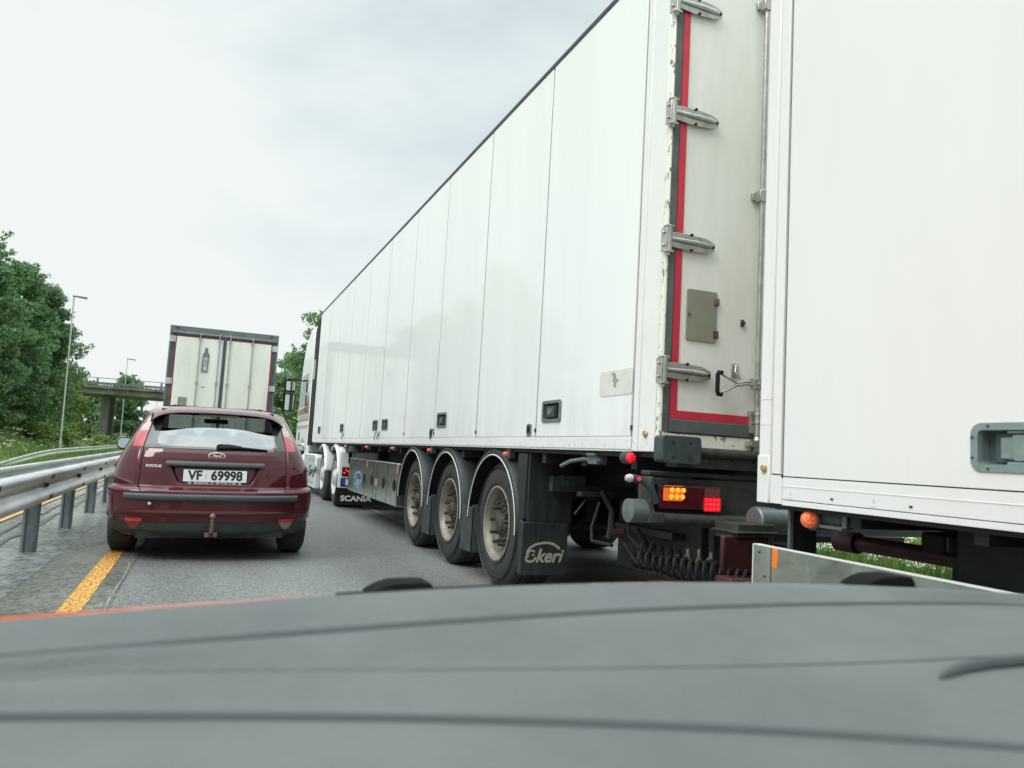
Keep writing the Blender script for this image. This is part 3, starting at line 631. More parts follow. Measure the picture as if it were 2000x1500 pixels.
# locking rods
for rx in (2.783, 3.21, 3.75, 4.18):
    rd = MB().cyl((rx, YR-.030, 1.25), (rx, YR-.030, 3.92), .0145, n=14)
    rd.build('lock_rod', 'steel', T1)
    for z in (2.575, 3.70, 1.90):
        if z == 1.90 and rx < 2.9: continue
        cl = MB()
        cl.box(rx-.030, rx+.022, YR-.050, YR+.004, z-.030, z+.030); cl.box(rx-.052, rx+.02, YR-.014, YR+.004, z-.022, z+.022); cl.cyl((rx, YR-.034, z-.036), (rx, YR-.034, z+.036), .021, n=12)
        cl.build('rod_clamp', 'steel', T1, bevel=.003)
    sk = MB(); sk.cyl((rx+.006, YR-.034, 1.235), (rx+.006, YR-.034, 1.385), .023, n=14); sk.cyl((rx+.006, YR-.034, 1.30), (rx+.006, YR-.034, 1.318), .030, n=14); sk.cyl((rx+.006, YR-.034, 1.345), (rx+.006, YR-.034, 1.36), .028, n=14)
    sk.cyl((rx+.006, YR-.034, 1.212), (rx+.006, YR-.034, 1.236), .030, .018, 14); sk.box(rx-.036, rx+.02, YR-.02, YR+.004, 1.25, 1.372); sk.box(rx-.05, rx+.05, YR-.03, YR, 1.175, 1.205)
    for dx in (-.032, .036): sk.cyl((rx+dx, YR-.034, 1.19), (rx+dx, YR-.024, 1.19), .008, n=8)
    sk.build('rod_socket', 'steel', T1, bevel=.002)
# handle with black rubber grip
hd = MB().tube([(2.52, YR-.050, 1.555), (2.585, YR-.045, 1.532), (2.655, YR-.040, 1.508)], .0065, 8); hd.tube([(2.52, YR-.050, 1.448), (2.585, YR-.045, 1.475), (2.655, YR-.040, 1.506)], .0065, 8)
hd.tube([(2.63, YR-.042, 1.500), (2.70, YR-.036, 1.512), (2.775, YR-.034, 1.516)], .008, 8); hd.tube([(2.63, YR-.042, 1.512), (2.70, YR-.036, 1.526), (2.775, YR-.034, 1.528)], .006, 8)
hd.box(2.745, 2.80, YR-.056, YR-.01, 1.49, 1.548); hd.cyl((2.775, YR-.060, 1.519), (2.775, YR-.054, 1.519), .009, n=8)
hd.build('door_handle', 'steel', T1, bevel=.002)
gp = MB().tube([(2.535, YR-.050, 1.560), (2.512, YR-.052, 1.560), (2.504, YR-.054, 1.548), (2.504, YR-.054, 1.456), (2.512, YR-.052, 1.443), (2.535, YR-.050, 1.443)], .012, 10); gp.build('handle_grip', 'black', T1)
ct = MB().box(2.632, 2.668, YR-.006, YR+.006, 1.545, 1.625); ct.tube([(2.655, YR-.01, 1.615), (2.64, YR-.022, 1.575), (2.665, YR-.030, 1.54)], .009, 8); ct.cyl((2.65, YR-.006, 1.61), (2.65, YR-.014, 1.61), .010, n=10)
ct.build('handle_catch', 'steel', T1, bevel=.002)
# small hatch plate
hp = MB(); plate_rear(hp, rrect(2.428, 1.861, .192, .278, .012), YR+.005, .009, 0); hp.cyl((2.345, YR-.004, 1.862), (2.345, YR-.010, 1.862), .008, n=8, m=1); hp.build('hatch_plate', ['olive', 'rust'], T1, bevel=.002)
for z in (1.945, 1.768):
    q = MB().box(2.502, 2.533, YR-.010, YR+.005, z-.020, z+.020); q.cyl((2.518, YR-.011, z-.020), (2.518, YR-.011, z+.020), .005, n=8); q.build('hatch_hinge', 'rust', T1, bevel=.002)
q = MB().cyl((2.694, YR-.012, 1.852), (2.694, YR+.004, 1.852), .010, n=10); q.box(2.686, 2.701, YR-.007, YR+.005, 1.832, 1.870); q.box(2.694, 2.712, YR-.006, YR+.005, 1.848, 1.860); q.build('door_stud', 'rust_dark', T1)
# rubber buffer and cross beam
bf = MB(); plate_rear(bf, rrect(2.276, 1.135, .232, .140, .022), YR-.002, .085, 0)
for dx in (-.052, .052):
    for dz in (-.040, .036): bf.cyl((2.276+dx, YR-.0865, 1.135+dz), (2.276+dx, YR-.0885, 1.135+dz), .010, n=12, m=1)
bf.build('rubber_buffer', ['buffer', 'gap'], T1, bevel=.012)
bm_ = MB().box(2.30, 4.65, YR-.015, YR+.10, 1.045, 1.120); bm_.cyl((2.36, YR-.02, 1.128), (4.6, YR-.02, 1.128), .028, n=12)
for i in range(6): bm_.cyl((2.50+i*.14, YR-.016, 1.10-.002*i), (2.50+i*.14, YR-.021, 1.10-.002*i), .008, n=8, m=1)
bm_.build('rear_beam', ['roadgrime', 'black'], T1, bevel=.008)
# ---- chassis
ch = MB()
for xr in (2.95, 3.95): ch.box(xr-.05, xr+.05, YR+.05, YF-.6, .80, 1.12); ch.box(xr-.09, xr+.09, YR+.05, YF-.6, .80, .83)
for y in np.arange(YR+.3, YF-.3, .62): ch.box(X0+.05, X1-.05, y, y+.06, 1.02, 1.115)
ch.box(X0+.03, X1-.03, YR+.05, YF, 1.09, 1.118)
ch.build('chassis_frame', 'dark', T1)
AX = [5.96, 7.28, 8.60]
ax_ = MB()
for y in AX:
    ax_.cyl((2.45, y, .50), (4.5, y, .50), .07, n=14)
    for xr in (2.86, 4.04):
        ax_.hexa([(xr-.05, y-.5, .60), (xr+.05, y-.5, .60), (xr+.05, y+.35, .42), (xr-.05, y+.35, .42)], [(xr-.05, y-.5, .80), (xr+.05, y-.5, .80), (xr+.05, y+.35, .54), (xr-.05, y+.35, .54)])
        ax_.cyl((xr, y+.30, .5), (xr, y+.30, .84), .13, n=18)
ax_.build('axle_suspension', 'dark', T1)
for i, y in enumerate(AX):
    truck_wheel(T1, 2.255, y, hubrot=[.12, .35, .05][i]); truck_wheel(T1, 4.70, y, s=-1)
# mudguards
def guard(y, X=2.194, r=.575, wd=.42):
    prof = [(r, -8), (r, 188)]
    pts = [(y-(r-.02)*math.cos(math.radians(a))*1.0, .50+(r-.01)*math.sin(math.radians(a))) for a in range(-2, 183, 6)]
    # front leg runs a little outwards like in a flattened arch
    o = MB(); k = len(pts); vs = []
    for (yy, zz) in pts: vs += [(X+.012, yy, zz), (X, yy, zz-.010), (X, yy*1.0+(yy-y)*.055, zz+(zz-.5)*.055+.0), (X+.06, yy+(yy-y)*.10, zz+(zz-.5)*.09), (X+wd, yy+(yy-y)*.10, zz+(zz-.5)*.09)]
    o.add(vs, [(i*5+j, i*5+j+1, (i+1)*5+j+1, (i+1)*5+j) for i in range(k-1) for j in range(4)])
    g_ = o.build('mudguard', 'fender', T1, solid=.006)
    e = MB().tube([(X-.002, yy, zz-.006) for yy, zz in pts], .0055, 8); e.build('guard_edge', 'cream_edge', g_)
    return g_
for y in AX: guard(y)
for y in (6.56, 7.88):
    f = MB().box(2.200, 2.212, y-.155, y+.155, .215, .60); f.box(2.20, 2.58, y-.155, y-.143, .215, .62); f.build('mud_flap', 'fender_l', T1, bevel=.003)
yF = 5.27
f = MB(); f.box(2.196, 2.56, yF-.012, yF, .205, .585); f.hexa([(2.196, yF, .205), (2.215, yF, .205), (2.235, yF+.09, .215), (2.205, yF+.09, .215)], [(2.196, yF, .585), (2.215, yF, .585), (2.235, yF+.09, .60), (2.205, yF+.09, .60)])
f.build('rear_mud_flap', 'flap', T1, bevel=.006)
f = MB(); f.box(2.235, 2.60, yF+.02, yF+.035, .575, 1.10); f.box(2.215, 2.245, yF+.035, yF+.20, .60, 1.08); f.build('flap_carrier', 'flap', T1, bevel=.01)
f = MB().box(4.30, 4.74, yF-.012, yF, .205, .60); f.build('mud_flap', 'flap', T1); MB().box(4.30, 4.74, yF+.02, yF+.035, .575, 1.10).build('flap_carrier', 'flap', T1)  # right-hand flap and carrier, added to block light under the trailer
# maker's script on the flap
def maker_logo(name, mt, parent, to3, mtx_fn, s, arc_mt=None):
    o = MB()
    ribbon(o, [(-.50*s, .02*s), (-.46*s, .17*s), (-.28*s, .30*s), (0, .36*s), (.26*s, .33*s), (.47*s, .20*s)], [.050*s, .075*s], to3)
    a = arc_mt or mt; o.build(name+'_arc', a, parent, smooth=False)
    o = MB()
    ribbon(o, [(-.27*s, .11*s), (-.33*s, .15*s), (-.43*s, .13*s), (-.455*s, .06*s), (-.39*s, .015*s), (-.31*s, .03*s), (-.29*s, .065*s)], .045*s, to3)
    ribbon(o, [(-.34*s, .02*s), (-.47*s, .01*s), (-.52*s, -.06*s), (-.47*s, -.13*s), (-.36*s, -.14*s), (-.27*s, -.09*s), (-.22*s, -.02*s)], .055*s, to3)
    o.build(name+'_initial', mt, parent, smooth=False)
    text('keri', name, mt, parent, .50*s, mtx_fn, .0008, bold=.010*s*1.2, shear=.32, sx=.98)
lx, lz = 2.372, .342
maker_logo('maker_logo', 'cream_print', T1, lambda u, v, d: (lx+u, yF-.0135, lz+v), m_rear(lx+.038, yF-.0135, lz+.0), .27)
# light box and stubs beside the flap
f = MB().box(2.40, 2.49, 5.36-.14, 5.36, .825, .925, 0); f.box(2.47, 2.66, 5.20, 5.30, .815, .935); f.box(2.50, 2.53, 5.18, 5.20, .825, .90, 0); f.tube([(2.47, 5.19, .85), (2.475, 5.17, .83), (2.49, 5.17, .835)], .006, 6)
f.build('junction_box', 'buffer', T1, bevel=.008)
f = MB().cyl((2.30, 5.42, .985), (2.46, 5.42, .985), .024, n=12); f.build('beam_stub', 'dark', T1)
# pipe bent under the side rail
f = MB().tube([(X0+.02, 4.70, 1.01), (X0+.03, 4.58, 1.045), (X0+.04, 4.42, 1.062), (X0+.05, 4.2, 1.06)], .013, 8); f.box(X0+.03, X0+.10, 4.22, 4.34, 1.035, 1.085); f.cyl((X0+.02, 4.33, 1.092), (X0+.02, 4.22, 1.092), .010, n=8, m=0)
f.build('bent_hook', 'greyframe', T1)
# ---- lamps
def marker(y, z, parent, X=X0, mt='lamp_amber', r=.015):
    o = MB().box(X+.005, X+.05, y-.05, y+.02, z-.03, z+.035); o.cyl((X+.02, y, z), (X+.004, y, z), r*1.35, n=16)
    h = o.build('marker_lamp', 'buffer', parent)
    l = MB().lathe([(r*1.05, 0), (r, -.022), (r*.7, -.034), (.0005, -.038)], (X+.004, y, z), (1, .0, 0), 16); l.build('lens', mt, h)
for y in (5.654, 7.865, 9.568, 11.239, 13.03): marker(y, 1.072, T1)
o = MB().cyl((2.175, 3.80, 1.082), (2.175, 3.735, 1.082), .036, n=20); o.tube([(2.19, 3.76, 1.08), (2.27, 3.79, 1.085), (2.36, 3.82, 1.08)], .018, 8); h = o.build('rear_marker', 'buffer', T1, bevel=.004)
o = MB().lathe([(.030, 0), (.028, -.010), (.016, -.018), (.0005, -.02)], (2.175, 3.735, 1.082), (0, 1, 0), 20)
for k in range(9):
    a = k*2.4; rr = .0065*math.sqrt(k)
    o.cyl((2.175+rr*math.cos(a), 3.72, 1.082+rr*math.sin(a)), (2.175+rr*math.cos(a), 3.716, 1.082+rr*math.sin(a)), .003, n=6, m=1)
o.build('lens', ['lamp_red', 'led_red'], h)
# stalk lamp
o = MB().tube([(2.17, YR-.02, .86), (2.135, YR-.03, .93), (2.08, YR-.03, .972), (2.02, YR-.03, .978)], [.022, .019, .019, .021], 12); h = o.build('stalk_lamp', 'buffer', T1)
MB().lathe([(.020, 0), (.021, -.018), (.014, -.032), (.0005, -.036)], (2.02, YR-.03, .978), (1, 0, 0), 14).build('clear_lens', 'lens_clear', h)
MB().cyl((2.052, YR-.045, .976), (2.052, YR-.052, .976), .009, n=10).build('red_lens', 'led_red', h)
# light bar with the tail lamp cluster
YL = YR
f = MB().box(2.145, 4.75, YL+.02, YL+.09, .80, .985); f.box(2.130, 2.160, YL-.03, YL+.09, .80, .99); f.box(2.15, 4.70, YL+.02, YL+.10, .995, 1.02)
f.build('light_carrier', 'roadgrime', T1, bevel=.006)
f = MB().tube([(2.16, YL-.005, .785), (2.3, YL-.01, .776), (2.6, YL-.01, .770), (4.7, YL-.01, .770)], [.03, .034, .036, .036], 14); f.box(2.13, 2.215, YL-.045, YL+.03, .758, .808); f.build('underride_bar', 'roadgrime', T1, bevel=.003)
f = MB().cyl((2.045, YL+.03, .812), (2.16, YL+.03, .812), .060, .060, 28); f.lathe([(.0605, 0), (.0605, -.004), (.054, -.006), (.0005, -.006)], (2.045, YL+.03, .812), (1, 0, 0), 28); f.build('bar_end', 'greyframe', T1)
tl = MB(); plate_rear(tl, rrect(2.372, .892, .385, .135, .014), YL+.02, .045, 0); tlb = tl.build('tail_lamp', 'black', T1, bevel=.005)
tl = MB(); plate_rear(tl, rrect(2.372, .892, .368, .120, .012), YL-.025, .006, 0); plate_rear(tl, rrect(2.374, .942, .355, .008, .002), YL-.031, .0015, 0); tl.build('dark_lens', 'lens_darkred', tlb, bevel=.003)
for i in range(3):
    for j in range(2): MB().lathe([(.0135, 0), (.012, -.004), (.008, -.007), (.0005, -.008)], (2.262+i*.034-(j*.004), YL-.032, .927-j*.034), (0, 1, 0), 12).build('amber_led', 'led_amber', tlb)
for i in range(4):
    for j in range(3): MB().lathe([(.0085, 0), (.007, -.003), (.0005, -.006)], (2.474+i*.0245, YL-.032, .883-j*.0235), (0, 1, 0), 10).build('red_led', 'led_red', tlb)
tl = MB(); plate_rear(tl, rrect(2.508, .921, .096, .044, .004), YL-.031, .002, 0); tl.build('reflector_pad', 'lens_redgrey', tlb)
tl = MB(); plate_rear(tl, rrect(2.268, .911, .118, .078, .006), YL-.0312, .001, 0); tl.build('amber_lens', 'lens_amberglow', tlb)
tl = MB(); plate_rear(tl, rrect(2.511, .860, .108, .074, .006), YL-.0312, .001, 0); tl.build('red_lens', 'lamp_red', tlb)
# stuff hanging under the rear: brake hoses, levers, struts
f = MB().tube([(2.42, 4.5, .86), (2.50, 4.5, .74), (2.50, 4.5, .62), (2.48, 4.5, .56)], [.018, .022, .026, .02], 8); f.tube([(2.56, 4.5, .58), (2.62, 4.48, .50), (2.66, 4.45, .42)], [.014, .012, .010], 8, 1)
f.tube([(2.50, 4.5, .60), (2.58, 4.5, .60)], .035, 10, 1); f.tube([(2.62, 4.4, .64), (2.70, 4.4, .55), (2.76, 4.4, .49)], [.022, .017, .014], 8); f.tube([(2.28, 4.6, .70), (2.36, 4.6, .80), (2.45, 4.6, .84)], .008, 8)
f.box(2.3, 2.95, 4.55, 4.62, .82, .85)
f.build('brake_linkage', ['dark', 'rust_dark'], T1)
f = MB().cyl((2.80, 4.2, .88), (3.9, 4.2, .88), .17, n=24); f.build('air_tank', 'dark', T1)
f = MB().box(2.25, 2.9, 4.9, 4.95, .83, .88); f.box(2.7, 4.6, 4.1, 4.9, .60, .64); f.box(2.75, 3.1, 3.75, 3.8, .42, .80)
f.build('cross_members', 'dark', T1)  # includes a low cross piece added to block light passing beneath
MB().box(2.80, 3.35, 3.95, 4.95, .32, .80).build('underside_filler', 'dark', T1, bevel=.02)  # added dark box, hides the lit road so the underside reads dark
# ---- aluminium side skirt / pallet box
KY0, KY1 = 9.235, 12.58
sk = MB().box(X0, X0+.35, KY0, KY1, .375, .893); sk.build('side_locker', 'polished', T1, bevel=.01)
sm = MB()
for y in (11.205, 10.612, 10.419, 9.806, 12.37): sm.box(X0-.002, X0+.001, y-.006, y+.006, .385, .885)
sm.box(X0-.0015, X0+.001, KY0+.05, 12.36, .868, .873); sm.build('locker_seams', 'gap', T1)
for y in (11.267, 10.739, 9.988, 9.373):
    d_ = MB().lathe([(.070, -.002), (.066, -.005), (.060, .0), (.0005, .002)], (X0-.002, y, .622), (1, 0, 0), 24); d_.box(X0-.010, X0-.004, y-.05, y+.05, .612, .632); d_.build('locker_lock', 'black', T1)
MB().box(X0-.004, X0, 10.35, 10.52, .555, .655).build('locker_vent', 'olive', T1)
for y in (11.155, 9.275): MB().box(X0-.003, X0, y-.03, y+.02, .775, .875).build('reflector_strip', 'lamp_dull', T1)
s_ = .75
maker_logo('faded_logo', 'logo_blue', T1, lambda u, v, d: (X0-.003, 11.76-u, .555+v*.62), m_side(X0-.003, 11.72, .535), s_*.62 if False else .62)
f = MB().box(X0+.06, X0+.09, 12.66, 12.70, .60, 1.03); f.box(X0, X0+.14, 12.62, 12.72, .985, 1.075); f.build('lamp_bracket', 'greyframe', T1, bevel=.005)
# landing legs
for xl in (2.75, 4.05):
    f = MB().box(xl, xl+.12, 13.0, 13.14, .55, 1.1); f.box(xl-.06, xl+.18, 12.95, 13.19, .50, .55); f.build('landing_leg', 'dark', T1)
f = MB().box(X0+.06, X0+.10, 12.75, 17.2, .98, 1.12); f.build('front_side_rail', 'dark', T1)

# ================================================================== TRACTOR UNIT
TR = thing('tractor_unit', 'white tractor unit with maroon side stripes pulling the long white trailer', 'truck', (2.2, 13.5, 0))
XC0, XC1 = 2.20, 4.70
# cab body: profile (Y, Z) swept across X
cabP = [(18.42, 1.02), (18.42, 3.52), (18.55, 3.80), (19.2, 3.86), (20.0, 3.62), (20.45, 3.05), (20.62, 2.55), (20.80, 1.85), (20.86, 1.1), (20.80, .45), (19.95, .42), (19.93, .80), (19.72, 1.05), (19.3, 1.16), (18.9, 1.05), (18.72, .85), (18.70, .75), (18.42, .75)]
o = MB(); o.prism(cabP, lambda y, z: (XC0, y, z), lambda y, z: (XC1, y, z)); o.build('cab', 'white_cab', TR, bevel=.07)
o = MB(); o.prism([(19.05, 1.98), (19.05, 2.78), (20.15, 2.74), (20.52, 2.10), (20.50, 1.98)], lambda y, z: (XC0-.004, y, z), lambda y, z: (XC0+.02, y, z)); o.build('side_window', 'cabglass', TR)
o = MB(); o.prism([(20.28, 2.95), (20.58, 2.0), (20.62, 2.0), (20.40, 2.95)], lambda y, z: (XC0+.12, y+.06, z), lambda y, z: (XC1-.12, y+.06, z)); o.build('windscreen', 'cabglass', TR)
o = MB(); o.prism([(18.50, 1.98), (18.5, 1.78), (20.62, 1.78), (20.60, 1.92), (19.1, 1.96), (18.75, 2.3)], lambda y, z: (XC0-.003, y, z), lambda y, z: (XC0+.02, y, z)); o.build('maroon_stripe', 'maroon_stripe', TR)
o = MB()
for a, b in ((18.48, 18.95), (19.02, 19.55), (19.62, 20.3)): o.box(XC0-.003, XC0+.02, a, b, 1.62, 1.76)
o.box(XC0-.003, XC0+.02, 18.48, 20.66, 1.44, 1.52); o.build('beige_stripes', 'beige_stripe', TR)
o = MB().box(XC0-.01, XC0+.02, 20.05, 20.18, 1.16, 1.36); o.build('door_handle', 'black', TR)
o = MB(); o.prism([(17.72, 1.05), (17.72, 3.85), (18.36, 3.72), (18.40, 1.05)], lambda y, z: (XC0+.01, y, z), lambda y, z: (XC0+.05, y, z)); o.build('side_fairing', 'black', TR)
o = MB(); o.prism([(17.95, 2.55), (17.95, 3.0), (18.33, 3.0), (18.36, 2.55)], lambda y, z: (XC0+.002, y, z), lambda y, z: (XC0+.012, y, z)); o.build('fairing_window', 'beige_stripe', TR)
o = MB().tube([(XC0+.3, 18.3, 3.83), (XC0+.3, 18.3, 4.02), (XC0+.34, 18.1, 4.10), (XC0+.4, 17.95, 4.10)], .05, 10); o.box(XC0+.1, XC0+.35, 18.2, 18.5, 3.70, 3.80); o.build('air_horn', 'white_cab', TR)
# mirrors
o = MB().tube([(XC0+.02, 20.35, 2.66), (XC0-.18, 20.42, 2.70), (XC0-.36, 20.42, 2.68)], .022, 8); o.tube([(XC0-.40, 20.42, 2.68), (XC0-.42, 20.42, 2.3), (XC0-.42, 20.42, 1.85), (XC0-.30, 20.42, 1.72), (XC0+.02, 20.5, 1.62)], .018, 8)
mr_ = o.build('mirror_arm', 'black', TR)
for z0, z1 in ((2.38, 2.66), (1.88, 2.32)):
    o = MB(); plate_rear(o, rrect(XC0-.27, (z0+z1)/2, .27, z1-z0, .04), 20.52, .12); h = o.build('door_mirror', 'black', TR, bevel=.02)
    o = MB(); plate_rear(o, rrect(XC0-.27, (z0+z1)/2, .22, z1-z0-.05, .03), 20.398, .003); o.build('mirror_glass', 'mirror', h)
# lower fairing / tank
o = MB(); o.prism([(16.62, .16), (16.62, .82), (16.70, .875), (18.55, .875), (18.62, .60), (18.50, .16)], lambda y, z: (XC0-.005, y, z), lambda y, z: (XC0+.5, y, z)); o.build('side_tank_fairing', 'white_cab', TR, bevel=.03)
o = MB(); o.box(XC0-.008, XC0, 16.75, 18.4, .262, .270); o.box(XC0+.05, XC0+.5, 16.7, 18.5, .876, .90); o.build('fairing_line', 'black', TR)
text('e-Sød', 'fairing_lettering', 'print_black', TR, .34, m_side(XC0-.008, 17.45, .50), shear=.35, sx=2.0, bold=.006)
for y in (17.0, 17.5): MB().cyl((XC0-.006, y, .74), (XC0-.012, y, .74), .03, n=12).build('fairing_cap', 'black', TR)
o = MB()
for xr in (3.0, 3.9): o.box(xr-.04, xr+.04, 13.4, 19.8, .70, .95)
o.box(2.5, 4.4, 13.45, 13.6, .55, .95); o.box(2.9, 4.0, 14.2, 15.8, .95, 1.06)
for y in (14.15, 15.68, 19.3): o.cyl((2.5, y, .5), (4.4, y, .5), .09, n=12)
o.build('chassis', 'dark', TR)
for y in (14.15, 15.68, 19.33):
    for X_, s in ((XC0+.02, 1), (XC1-.02, -1)):
        Wp = empty_part('wheel', TR); c = (X_, y, .505)
        MB().lathe(TYRE_PROF(.50, .55 if y < 19 else .31, .29), c, (s, 0, 0), 44).build('tyre', 'tyre', Wp, angle=50)
        MB().lathe([(.296, .010), (.30, -.006), (.288, -.006), (.278, .02), (.268, .05), (.24, .065), (.16, .03), (.15, .0), (.12, -.012), (.11, -.03), (.0005, -.035)], c, (s, 0, 0), 36).build('rim', 'rim_light', Wp)
def wfender(y, r=.60, wd=.62, a0=8, a1=128):
    pts = [(y-r*math.cos(math.radians(a)), .50+(r-.03)*math.sin(math.radians(a))) for a in range(a0, a1, 6)]
    o = MB(); k = len(pts); vs = []
    for yy, zz in pts: vs += [(XC0-.02, yy*1+(y-yy)*.05, zz-.03), (XC0-.03, yy, zz), (XC0, yy+(yy-y)*.03, zz+.02), (XC0+wd, yy+(yy-y)*.03, zz+.02)]
    o.add(vs, [(i*4+j, i*4+j+1, (i+1)*4+j+1, (i+1)*4+j) for i in range(k-1) for j in range(3)]); return o.build('wheel_arch', 'white_cab', TR, solid=.012)
wfender(14.15); wfender(15.68); wfender(19.33, .60, .4, 0, 178)
# rear panel with lamp and number plate
YP = 13.40
o = MB().box(XC0-.03, XC0+.85, YP, YP+.10, .36, .98); o.hexa([(XC0-.03, YP, .98), (XC0+.85, YP, .98), (XC0+.85, YP+.3, .98), (XC0-.03, YP+.3, .98)], [(XC0+.0, YP+.10, 1.04), (XC0+.85, YP+.10, 1.04), (XC0+.85, YP+.3, 1.06), (XC0, YP+.3, 1.06)])
o.build('rear_panel', 'white_cab', TR, bevel=.015)
MB().box(XC0+.115, XC0+.17, YP-.004, YP, .78, .97).build('panel_slot', 'black', TR)
o = MB().box(XC0+.02, XC0+.50, YP-.006, YP, .555, .715); h = o.build('tail_lamp', 'lens_darkred', TR)
for i in range(7): MB().cyl((XC0+.06+i*.03, YP-.006, .62+.05*math.sin(i*1.3)), (XC0+.06+i*.03, YP-.012, .62+.05*math.sin(i*1.3)), .016, n=10).build('lit_led', 'tail_lit', h)
MB().box(XC0+.01, XC0+.60, YP-.006, YP, .385, .53).build('plate_recess', 'black', TR)
o = MB().box(XC0+.03, XC0+.09, YP-.010, YP-.006, .41, .515); o.build('plate_band', 'blue', TR)
MB().box(XC0+.09, XC0+.55, YP-.010, YP-.006, .41, .515).build('number_plate', 'plate_white', TR)
text('XV 4', 'plate_lettering', 'print_black', TR, .13, m_rear(XC0+.26, YP-.0115, .462), bold=.002)
MB().box(XC0-.06, XC0+.90, YP+.02, YP+.035, .08, .36).build('mud_flap', 'black', TR)
text('SCANIA', 'flap_lettering', 'white_print', TR, .125, m_rear(XC0+.29, YP+.018, .185), bold=.004, sx=1.18)

M['faint'] = mat('faint_stencil', (.52, .54, .52), .6)
M['latch_metal'] = mat('cast_zinc_latch', (.30, .38, .365), .32, metal=.6, var=.12, vscale=30, bump=.03)
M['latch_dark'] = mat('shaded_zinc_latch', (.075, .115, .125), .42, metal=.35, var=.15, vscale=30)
M['lamp_amber2'] = mat('lit_orange_lens', (.60, .055, .02), .2, coat=1, emit=(1, .08, .02), estr=.14, var=.8, vscale=75, col2=(.95, .36, .10), bump=.9, bscale=140)
M['lens_bumpy'] = mat('prismatic_glass', (.16, .18, .18), .2, coat=1, var=.6, vscale=90, bump=.8, bscale=160)
M['coil_y'] = mat('dusty_yellow_coil', (.11, .11, .05), .6, var=.4, vscale=20)
M['seal_blue'] = mat('dark_blue_grey_seal', (.06, .085, .10), .6, var=.3, vscale=4)
M['red_old'] = mat('faded_red_seal', (.30, .035, .04), .55, var=.3, vscale=5)
M['frit_gloss'] = mat('black_glass_border', (.03, .036, .034), .06, spec=.6, coat=.8, coat_rough=.02)
M['plateframe'] = mat('black_plate_frame', (.015, .016, .017), .35)
M['faintgrey'] = mat('pale_seal_mark', (.62, .64, .60), .5)
M['chrome'] = mat('chrome', (.75, .77, .77), .12, metal=1)
M['badge'] = mat('dark_badge', (.02, .035, .05), .2, coat=1)
M['rust_pale'] = mat('weathered_rusty_steel', (.20, .125, .10), .6, metal=.2, var=.4, vscale=30)
M['dash'] = mat('dashboard_plastic', (.102, .114, .112), .62, var=.22, vscale=3.2, bump=.22, bscale=240, spec=.3)
M['dash_gap'] = mat('dashboard_gap', (.050, .060, .062), .8)
M['cowl'] = mat('dark_cowl_plastic', (.008, .010, .011), .9, spec=.1, var=.2, vscale=12)
M['lens_red_bright'] = mat('red_tail_lens', (.42, .022, .03), .2, coat=1, var=.15, vscale=18, emit=(1, .02, .03), estr=.05)
M['lens_pink'] = mat('clear_pinkish_lens', (.60, .42, .42), .12, coat=1, var=.2, vscale=14)
M['lens_red_vivid'] = mat('bright_red_reflector', (.50, .018, .025), .3, coat=.5)
M['lens_darkred2'] = mat('dull_red_fog_lens', (.20, .022, .03), .25, coat=.9, var=.2, vscale=20)
M['skirt_light'] = mat('dusty_reversing_lens', (.24, .25, .20), .5, var=.3, vscale=20)
M['skirt_rim'] = mat('dusty_plastic_rim', (.16, .17, .13), .6)

# ================================================================== SECOND TRAILER (coupled behind the first)
YT = 2.70; ZB = .922; ZT = 3.96; YE = -5.6
T2 = thing('box_trailer', 'closest white box trailer at the right edge, with a large recessed latch', 'trailer', (X0, YT, 0))
MB().box(X0+.060, X1, YE, YT-.012, ZB+.02, ZT-.02).build('box_core', 'gap', T2)
MB().box(X0+.004, X1-.004, YT-.012, YT, ZB, ZT).build('front_wall', 'panel2', T2)
MB().box(X0-.004, X1+.004, YE, YT, ZT-.03, ZT).build('roof', 'greyframe', T2)
MB().box(X1-.004, X1+.006, YE, YT-.012, ZB, ZT-.03).build('right_wall', 'panel2', T2)
MB().box(X0, X0+.02, 2.625, YT+.001, ZB+.012, ZT-.03).build('corner_post', 'panel2', T2, bevel=.007)
MB().box(X0-.003, X0+.02, 2.630, YT+.004, ZB-.002, 1.118).build('post_foot', 'panel2', T2, bevel=.004)
MB().box(X0+.001, X0+.02, 2.565, 2.620, 1.042, ZT-.03).build('door_jamb', 'panel2', T2, bevel=.003)
MB().box(X0+.012, X0+.06, 2.528, 2.57, 1.03, ZT-.03).build('door_gasket', 'rubber_grey', T2)
for a, b in ((YE, .95), (.957, 2.549)):
    panel_hole(MB(), a, b, 1.036, ZT-.05, X0, .018, (1.505, 1.160, .40, .132, .025) if a > 0 else None).build('side_door', 'panel2', T2, bevel=.004)
mb = MB(); mb.box(X0-.001, X0+.018, YE, 2.549, ZB+.020, 1.031); mb.box(X0-.001, X0+.018, 2.552, 2.622, ZB, 1.037); mb.box(X0-.002, X0+.02, YE, 2.549, ZB-.004, ZB+.017)
mb.box(X0-.003, X0, YE, 2.549, .994, .996)
mb.build('bottom_rail', 'panel2', T2, bevel=.003)
mb = MB()
for y in (2.28, 1.93, 1.30): MB().box(X0-.004, X0+.0, y-.006, y+.006, .958, .964).build('rivet', 'black', T2)
mb.cyl((X0-.004, 2.550, 1.034), (X0+.0, 2.550, 1.034), .005, n=8)
mb.build('rivet', 'black', T2)
for y in (2.50, 2.085):
    mb = MB()      # faint arrow-like marks pressed in the rail
    plate_side(mb, [(y-.002, .975), (y+.002, .975), (y+.0035, .962), (y-.0035, .958)], X0-.0010, .0006)
    plate_side(mb, [(y-.012, .950), (y+.012, .950), (y+.012, .9475), (y-.012, .9475)], X0-.0010, .0006); mb.build('rail_mark', 'faint', T2)
button(T2, X0-.002, 2.657, 1.062, .0165)
